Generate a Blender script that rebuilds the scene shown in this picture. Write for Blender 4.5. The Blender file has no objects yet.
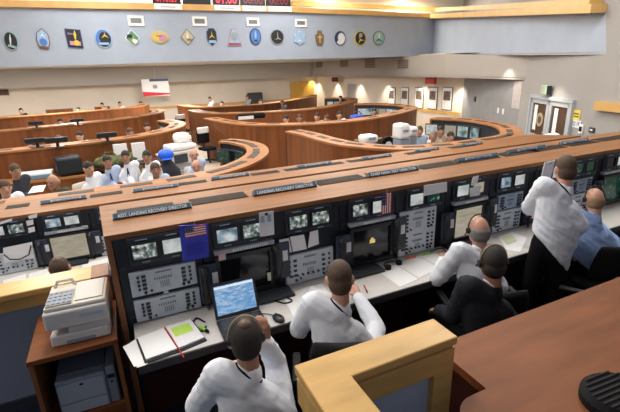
import bpy, bmesh, math, random
from mathutils import Vector as V, Matrix as M
random.seed(7)
PI = math.pi
SC = bpy.context.scene
COL = SC.collection
# ------------------------------------------------------------------ camera
FPX, ROLL, PITCH, YAW, H = 413.3, math.radians(1.8), math.radians(18.25), math.radians(24.6), 2.30
fw = V((math.sin(YAW)*math.cos(PITCH), math.cos(YAW)*math.cos(PITCH), -math.sin(PITCH)))
r0 = V((math.cos(YAW), -math.sin(YAW), 0)); u0 = r0.cross(fw)
RX = math.cos(ROLL)*r0 - math.sin(ROLL)*u0
UX = math.sin(ROLL)*r0 + math.cos(ROLL)*u0
CAM = V((0, 0, H))
def ray(u, v): return fw + RX*((u-310)/FPX) - UX*((v-206)/FPX)
def atz(u, v, z):            # the point of the level z seen at a pixel
    d = ray(u, v); return CAM + d*((z-H)/d.z)
def aty(u, v, y):            # the point of the upright plane at depth y
    d = ray(u, v); return CAM + d*(y/d.y)
cd = bpy.data.cameras.new('camera'); co = bpy.data.objects.new('camera', cd); COL.objects.link(co)
co.matrix_world = M(((RX.x, UX.x, -fw.x, 0), (RX.y, UX.y, -fw.y, 0), (RX.z, UX.z, -fw.z, H), (0, 0, 0, 1)))
cd.sensor_width = 36; cd.lens = 36*FPX/620; cd.clip_start = .05; cd.clip_end = 200
SC.camera = co
FL = -.48                    # main floor level (the near console row stands on a step at z = 0)

# ------------------------------------------------------------------ materials
MATS = {}
def mat(name, col, rough=.5, metal=0., emit=0., bump=0., bscale=60, var=0., vscale=6, spec=.5, stretch=None):
    if name in MATS: return MATS[name]
    m = bpy.data.materials.new(name); m.use_nodes = True; MATS[name] = m
    nt = m.node_tree; b = nt.nodes['Principled BSDF']
    b.inputs['Base Color'].default_value = (*col, 1); b.inputs['Roughness'].default_value = rough
    b.inputs['Metallic'].default_value = metal; b.inputs['Specular IOR Level'].default_value = spec
    if emit: 
        b.inputs['Emission Color'].default_value = (*col, 1); b.inputs['Emission Strength'].default_value = emit
    if var or bump:
        tc = nt.nodes.new('ShaderNodeTexCoord'); mp = nt.nodes.new('ShaderNodeMapping')
        nt.links.new(tc.outputs['Object'], mp.inputs[0])
        if stretch: mp.inputs['Scale'].default_value = stretch
    if var:
        n = nt.nodes.new('ShaderNodeTexNoise'); n.inputs['Scale'].default_value = vscale; n.inputs['Detail'].default_value = 5
        nt.links.new(mp.outputs[0], n.inputs['Vector'])
        r = nt.nodes.new('ShaderNodeValToRGB')
        r.color_ramp.elements[0].position = .3; r.color_ramp.elements[1].position = .7
        r.color_ramp.elements[0].color = (*[max(0, c*(1-var)) for c in col], 1)
        r.color_ramp.elements[1].color = (*[min(1, c*(1+var)) for c in col], 1)
        nt.links.new(n.outputs[0], r.inputs[0]); nt.links.new(r.outputs[0], b.inputs['Base Color'])
        if emit: nt.links.new(r.outputs[0], b.inputs['Emission Color'])
    if bump:
        n = nt.nodes.new('ShaderNodeTexNoise'); n.inputs['Scale'].default_value = bscale; n.inputs['Detail'].default_value = 4
        nt.links.new(mp.outputs[0], n.inputs['Vector'])
        bp = nt.nodes.new('ShaderNodeBump'); bp.inputs['Strength'].default_value = bump; bp.inputs['Distance'].default_value = .02
        nt.links.new(n.outputs[0], bp.inputs['Height']); nt.links.new(bp.outputs[0], b.inputs['Normal'])
    return m
def screen_mat(name, cols, strength=1.0, scale=14, stretch=(1, 1, 1), pos=(.35, .5, .65)):
    if name in MATS: return MATS[name]
    m = bpy.data.materials.new(name); m.use_nodes = True; MATS[name] = m
    nt = m.node_tree; b = nt.nodes['Principled BSDF']; b.inputs['Roughness'].default_value = .15
    b.inputs['Base Color'].default_value = (.01, .01, .01, 1)
    tc = nt.nodes.new('ShaderNodeTexCoord'); mp = nt.nodes.new('ShaderNodeMapping'); mp.inputs['Scale'].default_value = stretch
    oi = nt.nodes.new('ShaderNodeObjectInfo'); ad = nt.nodes.new('ShaderNodeVectorMath'); ad.operation = 'ADD'
    mu = nt.nodes.new('ShaderNodeMath'); mu.operation = 'MULTIPLY'; mu.inputs[1].default_value = 40
    nt.links.new(oi.outputs['Random'], mu.inputs[0])
    n = nt.nodes.new('ShaderNodeTexNoise'); n.inputs['Scale'].default_value = scale; n.inputs['Detail'].default_value = 3
    nt.links.new(tc.outputs['Object'], mp.inputs[0]); nt.links.new(mp.outputs[0], ad.inputs[0]); nt.links.new(mu.outputs[0], ad.inputs[1])
    nt.links.new(ad.outputs[0], n.inputs['Vector'])
    r = nt.nodes.new('ShaderNodeValToRGB'); e = r.color_ramp.elements
    e[0].position = pos[0]; e[0].color = (*cols[0], 1); e[1].position = pos[2]; e[1].color = (*cols[2], 1)
    k = e.new(pos[1]); k.color = (*cols[1], 1)
    nt.links.new(n.outputs[0], r.inputs[0]); nt.links.new(r.outputs[0], b.inputs['Emission Color'])
    b.inputs['Emission Strength'].default_value = strength
    return m
W_TOP = mat('console_wood_top', (.255, .112, .042), .5, spec=.25, var=.22, vscale=3, stretch=(.6, 6, 6), bump=.02)
W_END = mat('console_wood_end', (.27, .105, .038), .45, var=.2, vscale=4, stretch=(6, 6, .6))
W_ROW = mat('row_veneer', (.185, .062, .020), .5, spec=.25, var=.28, vscale=2.2, stretch=(3, 3, .25))
W_RTOP = mat('row_wood_top', (.36, .155, .055), .5, spec=.25, var=.15, vscale=3)
W_BLOND = mat('blond_wood', (.60, .37, .125), .33, var=.16, vscale=3, stretch=(1.2, 5, 5), bump=.015)
W_DESK = mat('cherry_desk_wood', (.20, .066, .022), .5, spec=.25, var=.2, vscale=2.5, stretch=(1, 5, 5), bump=.02)
W_DARK = mat('dark_red_wood', (.045, .01, .008), .4, var=.3, vscale=5)
W_TRIM = mat('oak_trim', (.60, .37, .13), .4, var=.12, vscale=2)
FASC = mat('grey_fascia_paint', (.36, .42, .52), .75, var=.05, vscale=1.5, bump=.05, bscale=150)
WALLC = mat('cream_wall_paint', (.74, .66, .57), .8, var=.04, vscale=1)
WALLR = mat('pale_wall_paint', (.34, .33, .32), .8, var=.04, vscale=1)
WALLG = mat('grey_wall_fabric', (.27, .275, .285), .9, var=.06, vscale=3, bump=.05, bscale=200)
SOFF = mat('soffit_paint', (.40, .375, .35), .85)
WHITEC = mat('white_ceiling', (.85, .83, .78), .8)
CARPET = mat('dark_blue_carpet', (.012, .018, .034), .95, var=.35, vscale=60, bump=.3, bscale=300, spec=.1)
FLOORM = mat('beige_floor', (.52, .45, .36), .6, var=.06, vscale=3)
BLK = mat('console_black', (.010, .014, .022), .45)
BLK2 = mat('console_dark_grey', (.035, .042, .055), .5)
BLKP = mat('black_plastic', (.012, .013, .017), .4)
RUB = mat('matte_black', (.006, .006, .008), .8, spec=.2)
CHF = mat('black_chair_fabric', (.012, .012, .014), .9, bump=.2, bscale=200, spec=.2)
CHB = mat('beige_chair_fabric', (.55, .50, .42), .9)
STEEL = mat('brushed_steel', (.5, .5, .52), .35, .9)
PANEL = mat('light_grey_panel', (.60, .66, .73), .5, var=.05, vscale=30)
PANELB = mat('blue_grey_panel', (.34, .43, .55), .5)
BTN = mat('dark_button', (.03, .035, .045), .5)
BTNW = mat('pale_button', (.75, .77, .8), .5)
DESKW = mat('grey_white_laminate', (.62, .60, .58), .45, var=.03, vscale=40)
DESKE = mat('dark_desk_edge', (.05, .047, .05), .6)
PAPER = mat('white_paper', (.86, .86, .87), .8)
PAPERD = mat('printed_paper', (.78, .79, .82), .8, var=.10, vscale=60, stretch=(1, 3, 3))
PRN = mat('printer_beige', (.66, .64, .62), .5)
PRNT = mat('printer_cream_lid', (.74, .70, .62), .5)
PRNG = mat('printer_grey', (.27, .31, .38), .5)
PRND = mat('printer_dark_grey', (.13, .15, .19), .5)
BLUEF = mat('blue_folder', (.025, .04, .55), .4)
REDM = mat('red', (.55, .02, .025), .5)
ORNG = mat('orange_plastic', (.8, .16, .05), .5)
GREEN = mat('highlighter_green', (.30, .68, .06), .5)
WHT = mat('white', (.85, .85, .85), .5)
NAVY = mat('navy', (.02, .035, .14), .5)
PLATE = mat('nameplate_blue', (.085, .17, .25), .4)
SILV = mat('nameplate_frame', (.45, .48, .5), .4, .5)
VENTM = mat('dark_vent_grille', (.05, .036, .03), .7)
YEL = mat('yellow', (.72, .5, .04), .5)
GLASSD = mat('smoky_glass', (.10, .065, .045), .15)
S_VID = screen_mat('video_screen', [(.02, .04, .035), (.22, .28, .26), (1, 1, .93)], .75, 30)
S_VID2 = screen_mat('video_screen_blue', [(.08, .12, .15), (.35, .5, .62), (.95, 1, 1)], 0.72, 13)
S_WHT = screen_mat('white_screen', [(.55, .62, .6), (.8, .85, .8), (1, 1, 1)], 0.72, 10)
S_GRN = screen_mat('dark_green_screen', [(.005, .03, .02), (.01, .06, .04), (.25, .6, .45)], 0.72, 18, pos=(.3, .62, .72))
S_DOC = screen_mat('beige_document_screen', [(.52, .45, .33), (.62, .55, .42), (.66, .59, .46)], 0.68, 9, (1, 6, 6))
S_LAP = screen_mat('laptop_screen', [(.14, .36, .72), (.25, .50, .85), (.50, .68, .90)], 0.9, 26, (1, 2.5, 2.5))
S_OFF = mat('dark_glass_screen', (.008, .008, .012), .12)
S_FAR = screen_mat('far_screen', [(.10, .2, .22), (.4, .6, .6), (.9, .95, .85)], 0.65, 6)
SK1 = mat('skin_light', (.58, .30, .20), .5); SK2 = mat('skin_tan', (.40, .20, .125), .5); SK3 = mat('skin_brown', (.16, .075, .045), .5)
SKP = mat('skin_pink', (.56, .29, .21), .4)
H_DK = mat('hair_dark', (.022, .015, .012), .7, bump=.3, bscale=300); H_BR = mat('hair_brown', (.075, .042, .025), .7, var=.3, vscale=60, bump=.3, bscale=300)
H_GR = mat('hair_grey', (.22, .21, .20), .8, var=.25, vscale=60, bump=.3, bscale=300); H_BL = mat('hair_sandy', (.28, .17, .09), .8)
SH_W = mat('shirt_white', (.80, .84, .92), .85, bump=.55, bscale=9, spec=.2); SH_B = mat('shirt_blue', (.26, .40, .70), .85, bump=.55, bscale=9, spec=.2)
SH_LB = mat('shirt_pale_blue', (.40, .50, .70), .85, bump=.4, bscale=9); SH_G = mat('shirt_dark_green', (.04, .06, .045), .9)
SH_K = mat('shirt_khaki', (.42, .36, .26), .9); SH_GR = mat('shirt_grey', (.20, .22, .25), .9); SH_DK = mat('shirt_dark', (.03, .032, .045), .9)
SH_CR = mat('shirt_cream', (.62, .56, .44), .9); SH_RD = mat('shirt_maroon', (.25, .03, .03), .9); SH_PU = mat('shirt_purple', (.10, .08, .25), .9)
SUIT = mat('suit_black', (.013, .015, .022), .85, bump=.4, bscale=8, spec=.3); TRS = mat('trousers_black', (.008, .008, .011), .9, spec=.2); TRB = mat('trousers_navy', (.03, .05, .13), .9)
EYEW = mat('eye_dark', (.02, .015, .012), .3); LIP = mat('lip', (.35, .12, .09), .6)
# blue shirt of the seated man at the right has fine vertical stripes
def striped_shirt():
    m = SH_B.copy(); m.name = 'shirt_blue_striped'; nt = m.node_tree; b = nt.nodes['Principled BSDF']
    tc = nt.nodes.new('ShaderNodeTexCoord'); w = nt.nodes.new('ShaderNodeTexWave'); w.inputs['Scale'].default_value = 22; w.bands_direction = 'X'
    r = nt.nodes.new('ShaderNodeValToRGB'); r.color_ramp.elements[0].color = (.24, .38, .70, 1); r.color_ramp.elements[1].color = (.38, .50, .78, 1)
    nt.links.new(tc.outputs['Object'], w.inputs['Vector']); nt.links.new(w.outputs[0], r.inputs[0]); nt.links.new(r.outputs[0], b.inputs['Base Color'])
    return m
SH_ST = striped_shirt()

# ------------------------------------------------------------------ mesh helpers
class MB:
    def __init__(s): s.bm = bmesh.new()
    def box(s, c, d, bev=0., rz=0., rot=None, seg=2):
        r = bmesh.ops.create_cube(s.bm, size=1); vs = r['verts']
        bmesh.ops.scale(s.bm, vec=d, verts=vs)
        if bev:
            es = list({e for v in vs for e in v.link_edges})
            rr = bmesh.ops.bevel(s.bm, geom=es, offset=min(bev, min(d)*.45), segments=seg, affect='EDGES', profile=.5)
            vs = list({v for f in rr['faces'] for v in f.verts} | {v for v in vs if v.is_valid})
        mt = rot if rot else M.Rotation(rz, 3, 'Z')
        for v in vs: v.co = mt @ v.co + V(c)
        return s
    def span(s, a, b, bev=0.):
        a, b = V(a), V(b); return s.box((a+b)/2, [abs(x) for x in (b-a)], bev)
    def quad(s, pts):
        s.bm.faces.new([s.bm.verts.new(p) for p in pts]); return s
    def prism(s, pts, h, up=V((0, 0, 1))):      # closed outline given by 3D points, thickened along up
        n = len(pts); a = [s.bm.verts.new(V(p)) for p in pts]; b = [s.bm.verts.new(V(p)+up*h) for p in pts]
        s.bm.faces.new(a[::-1]); s.bm.faces.new(b)
        for i in range(n): s.bm.faces.new((a[i], a[(i+1) % n], b[(i+1) % n], b[i]))
        return s
    def ring(s, c, ax, ay, n=12):
        return [s.bm.verts.new(c + ax*math.cos(2*PI*i/n) + ay*math.sin(2*PI*i/n)) for i in range(n)]
    def skin(s, rings, caps=True):
        n = len(rings[0])
        for a, b in zip(rings, rings[1:]):
            for i in range(n): s.bm.faces.new((a[i], a[(i+1) % n], b[(i+1) % n], b[i]))
        if caps: s.bm.faces.new(rings[0][::-1]); s.bm.faces.new(rings[-1])
        return s
    def cap(s, p0, p1, r0, r1=None, n=12, rings=3):      # tapered capsule
        p0, p1 = V(p0), V(p1); r1 = r0 if r1 is None else r1
        d = p1-p0
        if d.length < 1e-6: d = V((0, 0, 1e-4))
        d.normalize(); a = d.orthogonal().normalized(); b = d.cross(a); R = []
        for i in range(rings): 
            t = PI/2*(i+.35)/(rings+.35); R.append(s.ring(p0 - d*r0*math.cos(t), a*r0*math.sin(t), b*r0*math.sin(t), n))
        R.append(s.ring(p0, a*r0, b*r0, n)); R.append(s.ring(p1, a*r1, b*r1, n))
        for i in reversed(range(rings)):
            t = PI/2*(i+.35)/(rings+.35); R.append(s.ring(p1 + d*r1*math.cos(t), a*r1*math.sin(t), b*r1*math.sin(t), n))
        return s.skin(R)
    def tube(s, pts, r, n=8, closed=False):
        pts = [V(p) for p in pts]; R = []; a = None
        for i, p in enumerate(pts):
            if closed: d = pts[(i+1) % len(pts)]-pts[i-1]
            else: d = pts[min(i+1, len(pts)-1)]-pts[max(i-1, 0)]
            d.normalize()
            a = d.orthogonal().normalized() if a is None else (a - d*a.dot(d)).normalized()
            R.append(s.ring(p, a*r, d.cross(a)*r, n))
        if closed: R.append(R[0])
        return s.skin(R, not closed)
    def cyl(s, p0, p1, r, r1=None, n=20):
        p0, p1 = V(p0), V(p1); d = (p1-p0).normalized(); a = d.orthogonal().normalized(); b = d.cross(a); r1 = r if r1 is None else r1
        return s.skin([s.ring(p0, a*r, b*r, n), s.ring(p1, a*r1, b*r1, n)])
    def ell(s, c, rad, rot=None, u=20, v=14):
        r = bmesh.ops.create_uvsphere(s.bm, u_segments=u, v_segments=v, radius=1)
        for q in r['verts']:
            p = V((q.co.x*rad[0], q.co.y*rad[1], q.co.z*rad[2])); q.co = (rot @ p if rot else p) + V(c)
        return s
    def loft(s, secs, n=20):      # (centre, axis x, axis y)
        return s.skin([s.ring(V(c), V(a), V(b), n) for c, a, b in secs])
    def ob(s, name, m, par=None, loc=None, smooth=False, rz=0.):
        bmesh.ops.recalc_face_normals(s.bm, faces=s.bm.faces)
        me = bpy.data.meshes.new(name); s.bm.to_mesh(me); s.bm.free()
        if smooth: me.polygons.foreach_set('use_smooth', [True]*len(me.polygons))
        me.materials.append(m); o = bpy.data.objects.new(name, me); COL.objects.link(o)
        if par: o.parent = par
        if loc is not None: o.location = loc
        if rz: o.rotation_euler.z = rz
        return o
def tag(o, label, cat, group=None):
    o['label'] = label; o['category'] = cat
    if group: o['group'] = group
    return o
def thing(name, label, cat, loc=(0, 0, 0), rz=0., group=None):
    o = bpy.data.objects.new(name, None); COL.objects.link(o); o.empty_display_size = .05
    o.location = loc; o.rotation_euler = (0, 0, rz); return tag(o, label, cat, group)
def struct(name, mb, m): o = mb.ob(name, m); o['kind'] = 'structure'; return o
def dup(root, loc=None, rz=None, label=None, group=None):
    r = root.copy(); COL.objects.link(r)
    if loc is not None: r.location = loc
    if rz is not None: r.rotation_euler = (0, 0, rz)
    if label: r['label'] = label
    if group: r['group'] = group
    for ch in list(root.children):
        c = ch.copy(); COL.objects.link(c); c.parent = r
        for g in list(ch.children):
            d = g.copy(); COL.objects.link(d); d.parent = c
    return r
def text_mb(txt, size, bold=.0, ext=.0006):
    cu = bpy.data.curves.new('t', 'FONT'); cu.body = txt; cu.size = size; cu.extrude = ext; cu.offset = bold; cu.align_x = 'CENTER'; cu.align_y = 'CENTER'
    cu.resolution_u = 2
    o = bpy.data.objects.new('t', cu); COL.objects.link(o); dg = bpy.context.evaluated_depsgraph_get()
    me = bpy.data.meshes.new_from_object(o.evaluated_get(dg)); bpy.data.objects.remove(o); bpy.data.curves.remove(cu)
    mb = MB(); mb.bm.from_mesh(me); bpy.data.meshes.remove(me); return mb
def fit_text(mb, w, h, mt):      # scale to fit a box, then transform
    xs = [v.co.x for v in mb.bm.verts]; ys = [v.co.y for v in mb.bm.verts]
    sx = w/(max(xs)-min(xs)); sy = h/(max(ys)-min(ys)); cx, cy = (max(xs)+min(xs))/2, (max(ys)+min(ys))/2
    for v in mb.bm.verts: v.co = mt @ V(((v.co.x-cx)*sx, (v.co.y-cy)*sy, v.co.z))
    return mb
UPR = M(((1, 0, 0, 0), (0, 0, -1, 0), (0, 1, 0, 0), (0, 0, 0, 1)))     # xy plane -> upright facing -Y
def remesh(mb, name, m, vox, par=None, sm=2):
    o = mb.ob(name, m); md = o.modifiers.new('r', 'REMESH'); md.mode = 'VOXEL'; md.voxel_size = vox
    s2 = o.modifiers.new('s', 'SMOOTH'); s2.iterations = sm; s2.factor = .5
    dg = bpy.context.evaluated_depsgraph_get(); me = bpy.data.meshes.new_from_object(o.evaluated_get(dg))
    old = o.data; o.modifiers.clear(); o.data = me; bpy.data.meshes.remove(old)
    me.polygons.foreach_set('use_smooth', [True]*len(me.polygons))
    if not me.materials: me.materials.append(m)
    if par: o.parent = par
    return o
def spline(pts, k=6):
    P = [V((*p, 0)) for p in pts]; P = [2*P[0]-P[1]]+P+[2*P[-1]-P[-2]]; out = []
    for i in range(1, len(P)-2):
        for j in range(k):
            t = j/k; a, b, c, d = P[i-1:i+3]
            out.append(.5*((2*b)+(c-a)*t+(2*a-5*b+4*c-d)*t*t+(3*b-a-3*c+d)*t**3))
    out.append(P[-2]); return out
def offs(path, d):               # offset towards the left of travel
    out = []
    for i, p in enumerate(path):
        t = (path[min(i+1, len(path)-1)]-path[max(i-1, 0)]).normalized(); out.append(p + V((-t.y, t.x, 0))*d)
    return out
def ribbon(mb, path, d0, d1, z0, z1):
    A, B = offs(path, d0), offs(path, d1); R = []
    for a, b in zip(A, B):
        R.append([mb.bm.verts.new((a.x, a.y, z0)), mb.bm.verts.new((b.x, b.y, z0)), mb.bm.verts.new((b.x, b.y, z1)), mb.bm.verts.new((a.x, a.y, z1))])
    return mb.skin(R)

# ------------------------------------------------------------------ people
from mathutils import noise as NZ
def wrinkle(me, amp, sd):
    ns = [v.normal.copy() for v in me.vertices]
    for v, n in zip(me.vertices, ns):
        p = V((v.co.x*9+v.co.z*5+sd, v.co.y*9-v.co.z*4, v.co.z*11+v.co.x*6)); w_ = 1-2*abs(NZ.noise(p)); w2_ = 1-2*abs(NZ.noise(p*2.1+V((7, 3, 1))))
        v.co += n*amp*(w_*1.0+w2_*.4-.7)
def ik(a, t, l1, l2, hint):
    d = t-a; L = min(d.length, (l1+l2)*.995); dn = d.normalized(); t = a+dn*L
    x = (l1*l1-l2*l2+L*L)/(2*L); h = math.sqrt(max(0, l1*l1-x*x)); hv = V(hint); hv = (hv-dn*hv.dot(dn)).normalized()
    return a+dn*x+hv*h, t
def person(label, loc, rz=0., wide=1., sit=True, lean=.1, side=0., hyaw=0., hpit=0., hands=None, hints=None, shirt=None, trs=None, skin=None, hair=None, hst='full',
           headset=None, tie=None, lanyard=False, vox=.0085, group=None, scale=1., far=False, hdir=(None, None), open_jacket=False):
    shirt, trs, skin, hair = shirt or SH_W, trs or TRS, skin or SK1, hair or H_BR
    hz = .50 if sit else .88
    s = V((side, math.sin(lean), math.cos(lean))).normalized(); X = V((1, 0, 0)); X = (X-s*X.x).normalized(); F = s.cross(X)
    P = V((0, 0, hz)); N = P+s*.50; HR = M.Rotation(hyaw, 3, 'Z') @ M.Rotation(-hpit, 3, 'X')
    HC = N + s*.050 + HR @ V((0, .024, .130))
    sh = [N-s*.122-X*.192*wide, N-s*.122+X*.192*wide]
    hips = [P-X*.09+V((0, 0, -.02)), P+X*.09+V((0, 0, -.02))]
    inv = M.Rotation(-rz, 3, 'Z')
    if hands is None: hands = [V((-.07, .34, .70 if sit else .85)), V((.10, .36, .72 if sit else .85))]
    else: hands = [(inv @ (V(h)-V(loc)))/scale for h in hands]
    hints = hints or [(-.5, -.3, -1), (.5, -.3, -1)]
    arms = []
    for i in (0, 1):
        e, w = ik(sh[i], hands[i], .29, .255, inv @ V(hints[i])); arms.append((sh[i], e, w))
    if sit: legs = [(hips[i], V((sx*.14, .42, .49)), V((sx*.15, .40, .09))) for i, sx in ((0, -1), (1, 1))]
    else: legs = [(hips[i], V((sx*.11, .03, .47)), V((sx*.115, -.01, .08))) for i, sx in ((0, -1), (1, 1))]
    def torso(mb, g, lo=-.09, top=True):
        prof = [(-.10, .13, .10), (-.03, .180, .138), (.08, .180, .138), (.20, .195, .142), (.31, .210, .138), (.375, .200, .116), (.44, .130, .086), (.505, .072, .066)]
        mb.loft([(P+s*d+F*(.012 if d > .2 else 0), X*(a+g)*(wide if d < .5 else 1), F*(b+g)) for d, a, b in prof if d >= lo])
    def arm(mb, i, g, cut=0.):
        a, e, w = arms[i]; mb.cap(N-s*.10+X*(-.07 if i == 0 else .07)*wide, a, .076+g, .066+g); mb.cap(a, e, .062+g, .050+g); mb.cap(e, e+(w-e)*(1-cut), .050+g, .034+g)
    def leg(mb, i, g):
        h, k, a = legs[i]; mb.cap(h, k, .083+g, .062+g); mb.cap(k, a, .060+g, .042+g)
    mb = MB(); torso(mb, -.004)
    for i in (0, 1):
        arm(mb, i, -.004); leg(mb, i, -.004)
        a = legs[i][2]; mb.cap(a+V((0, -.03, -.045)), a+V((0, .15, -.055)), .036, .028)
    mb.cap(N-s*.03, HC+HR @ V((0, -.02, -.06)), .056, .054)
    mb.ell(HC, (.074, .094, .108), HR); mb.ell(HC+HR @ V((0, .018, -.048)), (.058, .072, .068), HR)
    mb.cap(HC+HR @ V((0, .088, .012)), HC+HR @ V((0, .108, -.022)), .009, .014, n=8)
    mb.cap(HC+HR @ V((-.03, .078, .026)), HC+HR @ V((.03, .078, .026)), .014, n=8)
    mb.ell(HC+HR @ V((0, .076, -.085)), (.026, .02, .02), HR, 10, 8)
    for sx in (-1, 1): mb.ell(HC+HR @ V((sx*.079, -.008, -.005)), (.013, .02, .033), HR, 10, 8)
    for i in (0, 1):                     # hands: palm, four bent fingers, thumb from the side of the palm
        a, e, w = arms[i]; d = (w-e).normalized()
        if hdir[i]: d = (inv @ V(hdir[i])).normalized()
        n = V((0, 0, -1)); n = n-d*n.dot(d)
        n = n.normalized() if n.length > .2 else (V((0, 1, 0))-d*d.y).normalized()
        t = d.cross(n); sd = t if i == 0 else -t      # side of the thumb (towards the middle)
        if sd.dot(X)*(1 if i == 0 else -1) < 0: sd = -sd
        p = w+d*.012
        mb.loft([(p+d*q, sd*a1, n*b1) for q, a1, b1 in ((-.02, .024, .02), (.02, .036, .017), (.06, .042, .015), (.085, .040, .013))], 12)
        for k in range(4):
            b0 = p+d*.078+sd*(.030-.020*k); L = (.036, .041, .038, .029)[k]
            k1 = b0+d*L*.9+n*L*.35; k2 = k1+d*L*.45+n*L*.6; mb.cap(b0, k1, .0095, .0088, 8, 2); mb.cap(k1, k2, .0088, .0075, 8, 2)
        b0 = p+d*.02+sd*.03; k1 = b0+d*.032+sd*.022+n*.012; mb.cap(b0, k1, .013, .010, 8, 2); mb.cap(k1, k1+d*.028+n*.012, .010, .0085, 8, 2)
    o = remesh(mb, 'person', skin, vox); tag(o, label, 'person', group)
    o.location = loc; o.rotation_euler.z = rz; o.scale = (scale,)*3
    mb = MB(); torso(mb, .026, -.05)
    for i in (0, 1): arm(mb, i, .015, .04)
    mb.cap(N-s*.02, N+s*.012, .066, .062)
    so = remesh(mb, 'jacket' if shirt is SUIT else 'shirt', shirt, max(vox, .010), o)
    if vox < .009: wrinkle(so.data, .007 if shirt is not SUIT else .005, random.random()*50)
    mb = MB(); torso(mb, .010, -.11) if False else mb.loft([(P+s*d, X*a*wide, F*b) for d, a, b in ((-.12, .13, .11), *(((-.04, .195, .152), (.02, .208, .163), (.06, .205, .160)) if sit else ((-.05, .180, .142), (.03, .172, .134))))])
    for i in (0, 1): leg(mb, i, .012)
    remesh(mb, 'trousers', trs, max(vox, .012), o)
    mb = MB()
    if shirt is not SUIT:
        mb.tube([N+s*.018+X*.064*math.cos(t)+F*(.062*math.sin(t)+.002)-s*.012*math.sin(t) for t in [2*PI*i/20 for i in range(20)]], .013, 8, True); mb.ob('collar', shirt, o, smooth=True)
    else:
        mb.tube([N+s*.030+X*.062*math.cos(t)+F*.060*math.sin(t) for t in [2*PI*i/20 for i in range(20)]], .011, 8, True); mb.ob('collar', SH_W, o, smooth=True)['label'] = 'white shirt collar'
    if lanyard:
        MB().tube([N+s*(.012-.035*max(0, math.sin(t)))+X*.080*math.cos(t)+F*(.080*math.sin(t)) for t in [2*PI*i/24 for i in range(24)]], .0065, 6, True).ob('lanyard', RUB, o, smooth=True)['label'] = 'black lanyard'
    if tie:
        q = MB(); f0 = N-s*.04+F*.118; q.box((0, 0, 0), (.035, .02, .03), .008); 
        for v in q.bm.verts: v.co = f0+X*v.co.x+F*v.co.y+s*v.co.z
        q.prism([f0-X*.014+F*.016, f0-X*.036-s*.14+F*.060, f0-X*.034-s*.30+F*.060, f0-s*.34+F*.060, f0+X*.034-s*.30+F*.060, f0+X*.036-s*.14+F*.060, f0+X*.014+F*.016], .006, F); q.ob('tie', tie, o)['label'] = 'dark necktie'
    # hair
    def head(mb, name, m, lab=None):
        for v in mb.bm.verts: v.co = HC + HR @ v.co
        q = remesh(mb, name, m, .0055, o, 3) if (name == 'hair' and vox < .009) else mb.ob(name, m, o, smooth=True)
        if lab: q['label'] = lab
        return q
    if hst == 'full': head(MB().ell((0, -.007, .032), (.0775, .094, .093)).ell((0, -.034, -.02), (.072, .068, .075)), 'hair', hair)
    elif hst == 'crown':
        head(MB().ell((0, -.016, .016), (.0775, .090, .097)).ell((0, -.034, -.02), (.074, .068, .075)), 'hair', hair)
        head(MB().ell((0, -.030, .088), (.038, .045, .030)), 'bald_patch', mat('thin_crown', (.10, .055, .04), .5), 'bald patch on the crown')
    elif hst == 'fringe': head(MB().ell((0, -.026, -.012), (.0795, .076, .058)).ell((0, -.034, -.03), (.072, .066, .066)), 'hair', hair, 'short hair around a bald head')
    elif hst == 'cap':
        head(MB().ell((0, -.016, .02), (.081, .092, .09)), 'hair', hair)
    if not far:
        for sx in (-1, 1):
            head(MB().ell((sx*.029, .083, .012), (.013, .008, .0065), u=10, v=8), 'eye', EYEW)
            head(MB().cap((sx*.017, .090, .030), (sx*.045, .080, .030), .0045, n=6), 'eyebrow', hair)
        head(MB().ell((0, .088, -.052), (.022, .007, .006), u=10, v=8), 'mouth', LIP)
    if headset is not None:
        hm = BLKP if headset != 'pale' else mat('headset_tan', (.35, .27, .18), .4)
        hs = head(MB().tube([(.084*math.cos(t), -.012, .014+.112*math.sin(t)) for t in [PI*i/16 for i in range(17)]], .0055, 8), 'headset', hm)
        for sx in (-1, 1):
            q = MB().cyl((sx*.076, -.01, .0), (sx*.093, -.01, .0), .026, .022)
            for v in q.bm.verts: v.co = HC+HR @ v.co
            q.ob('ear_cup', BLKP, hs, smooth=False)
        q = MB().tube([(-.092, .0, -.01), (-.088, .04, -.04), (-.06, .095, -.06)], .004, 6).ell((-.056, .10, -.061), (.010, .010, .008), u=8, v=6)
        for v in q.bm.verts: v.co = HC+HR @ v.co
        q.ob('microphone', BLKP, hs)
    for i in (0, 1):
        a = legs[i][2]
        MB().cap(a+V((0, -.035, -.045)), a+V((0, .15, -.053)), .043, .034).box(a+V((0, .06, -.083)), (.078, .27, .014), .005).ob('shoe', RUB, o, smooth=True)
    return o

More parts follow.
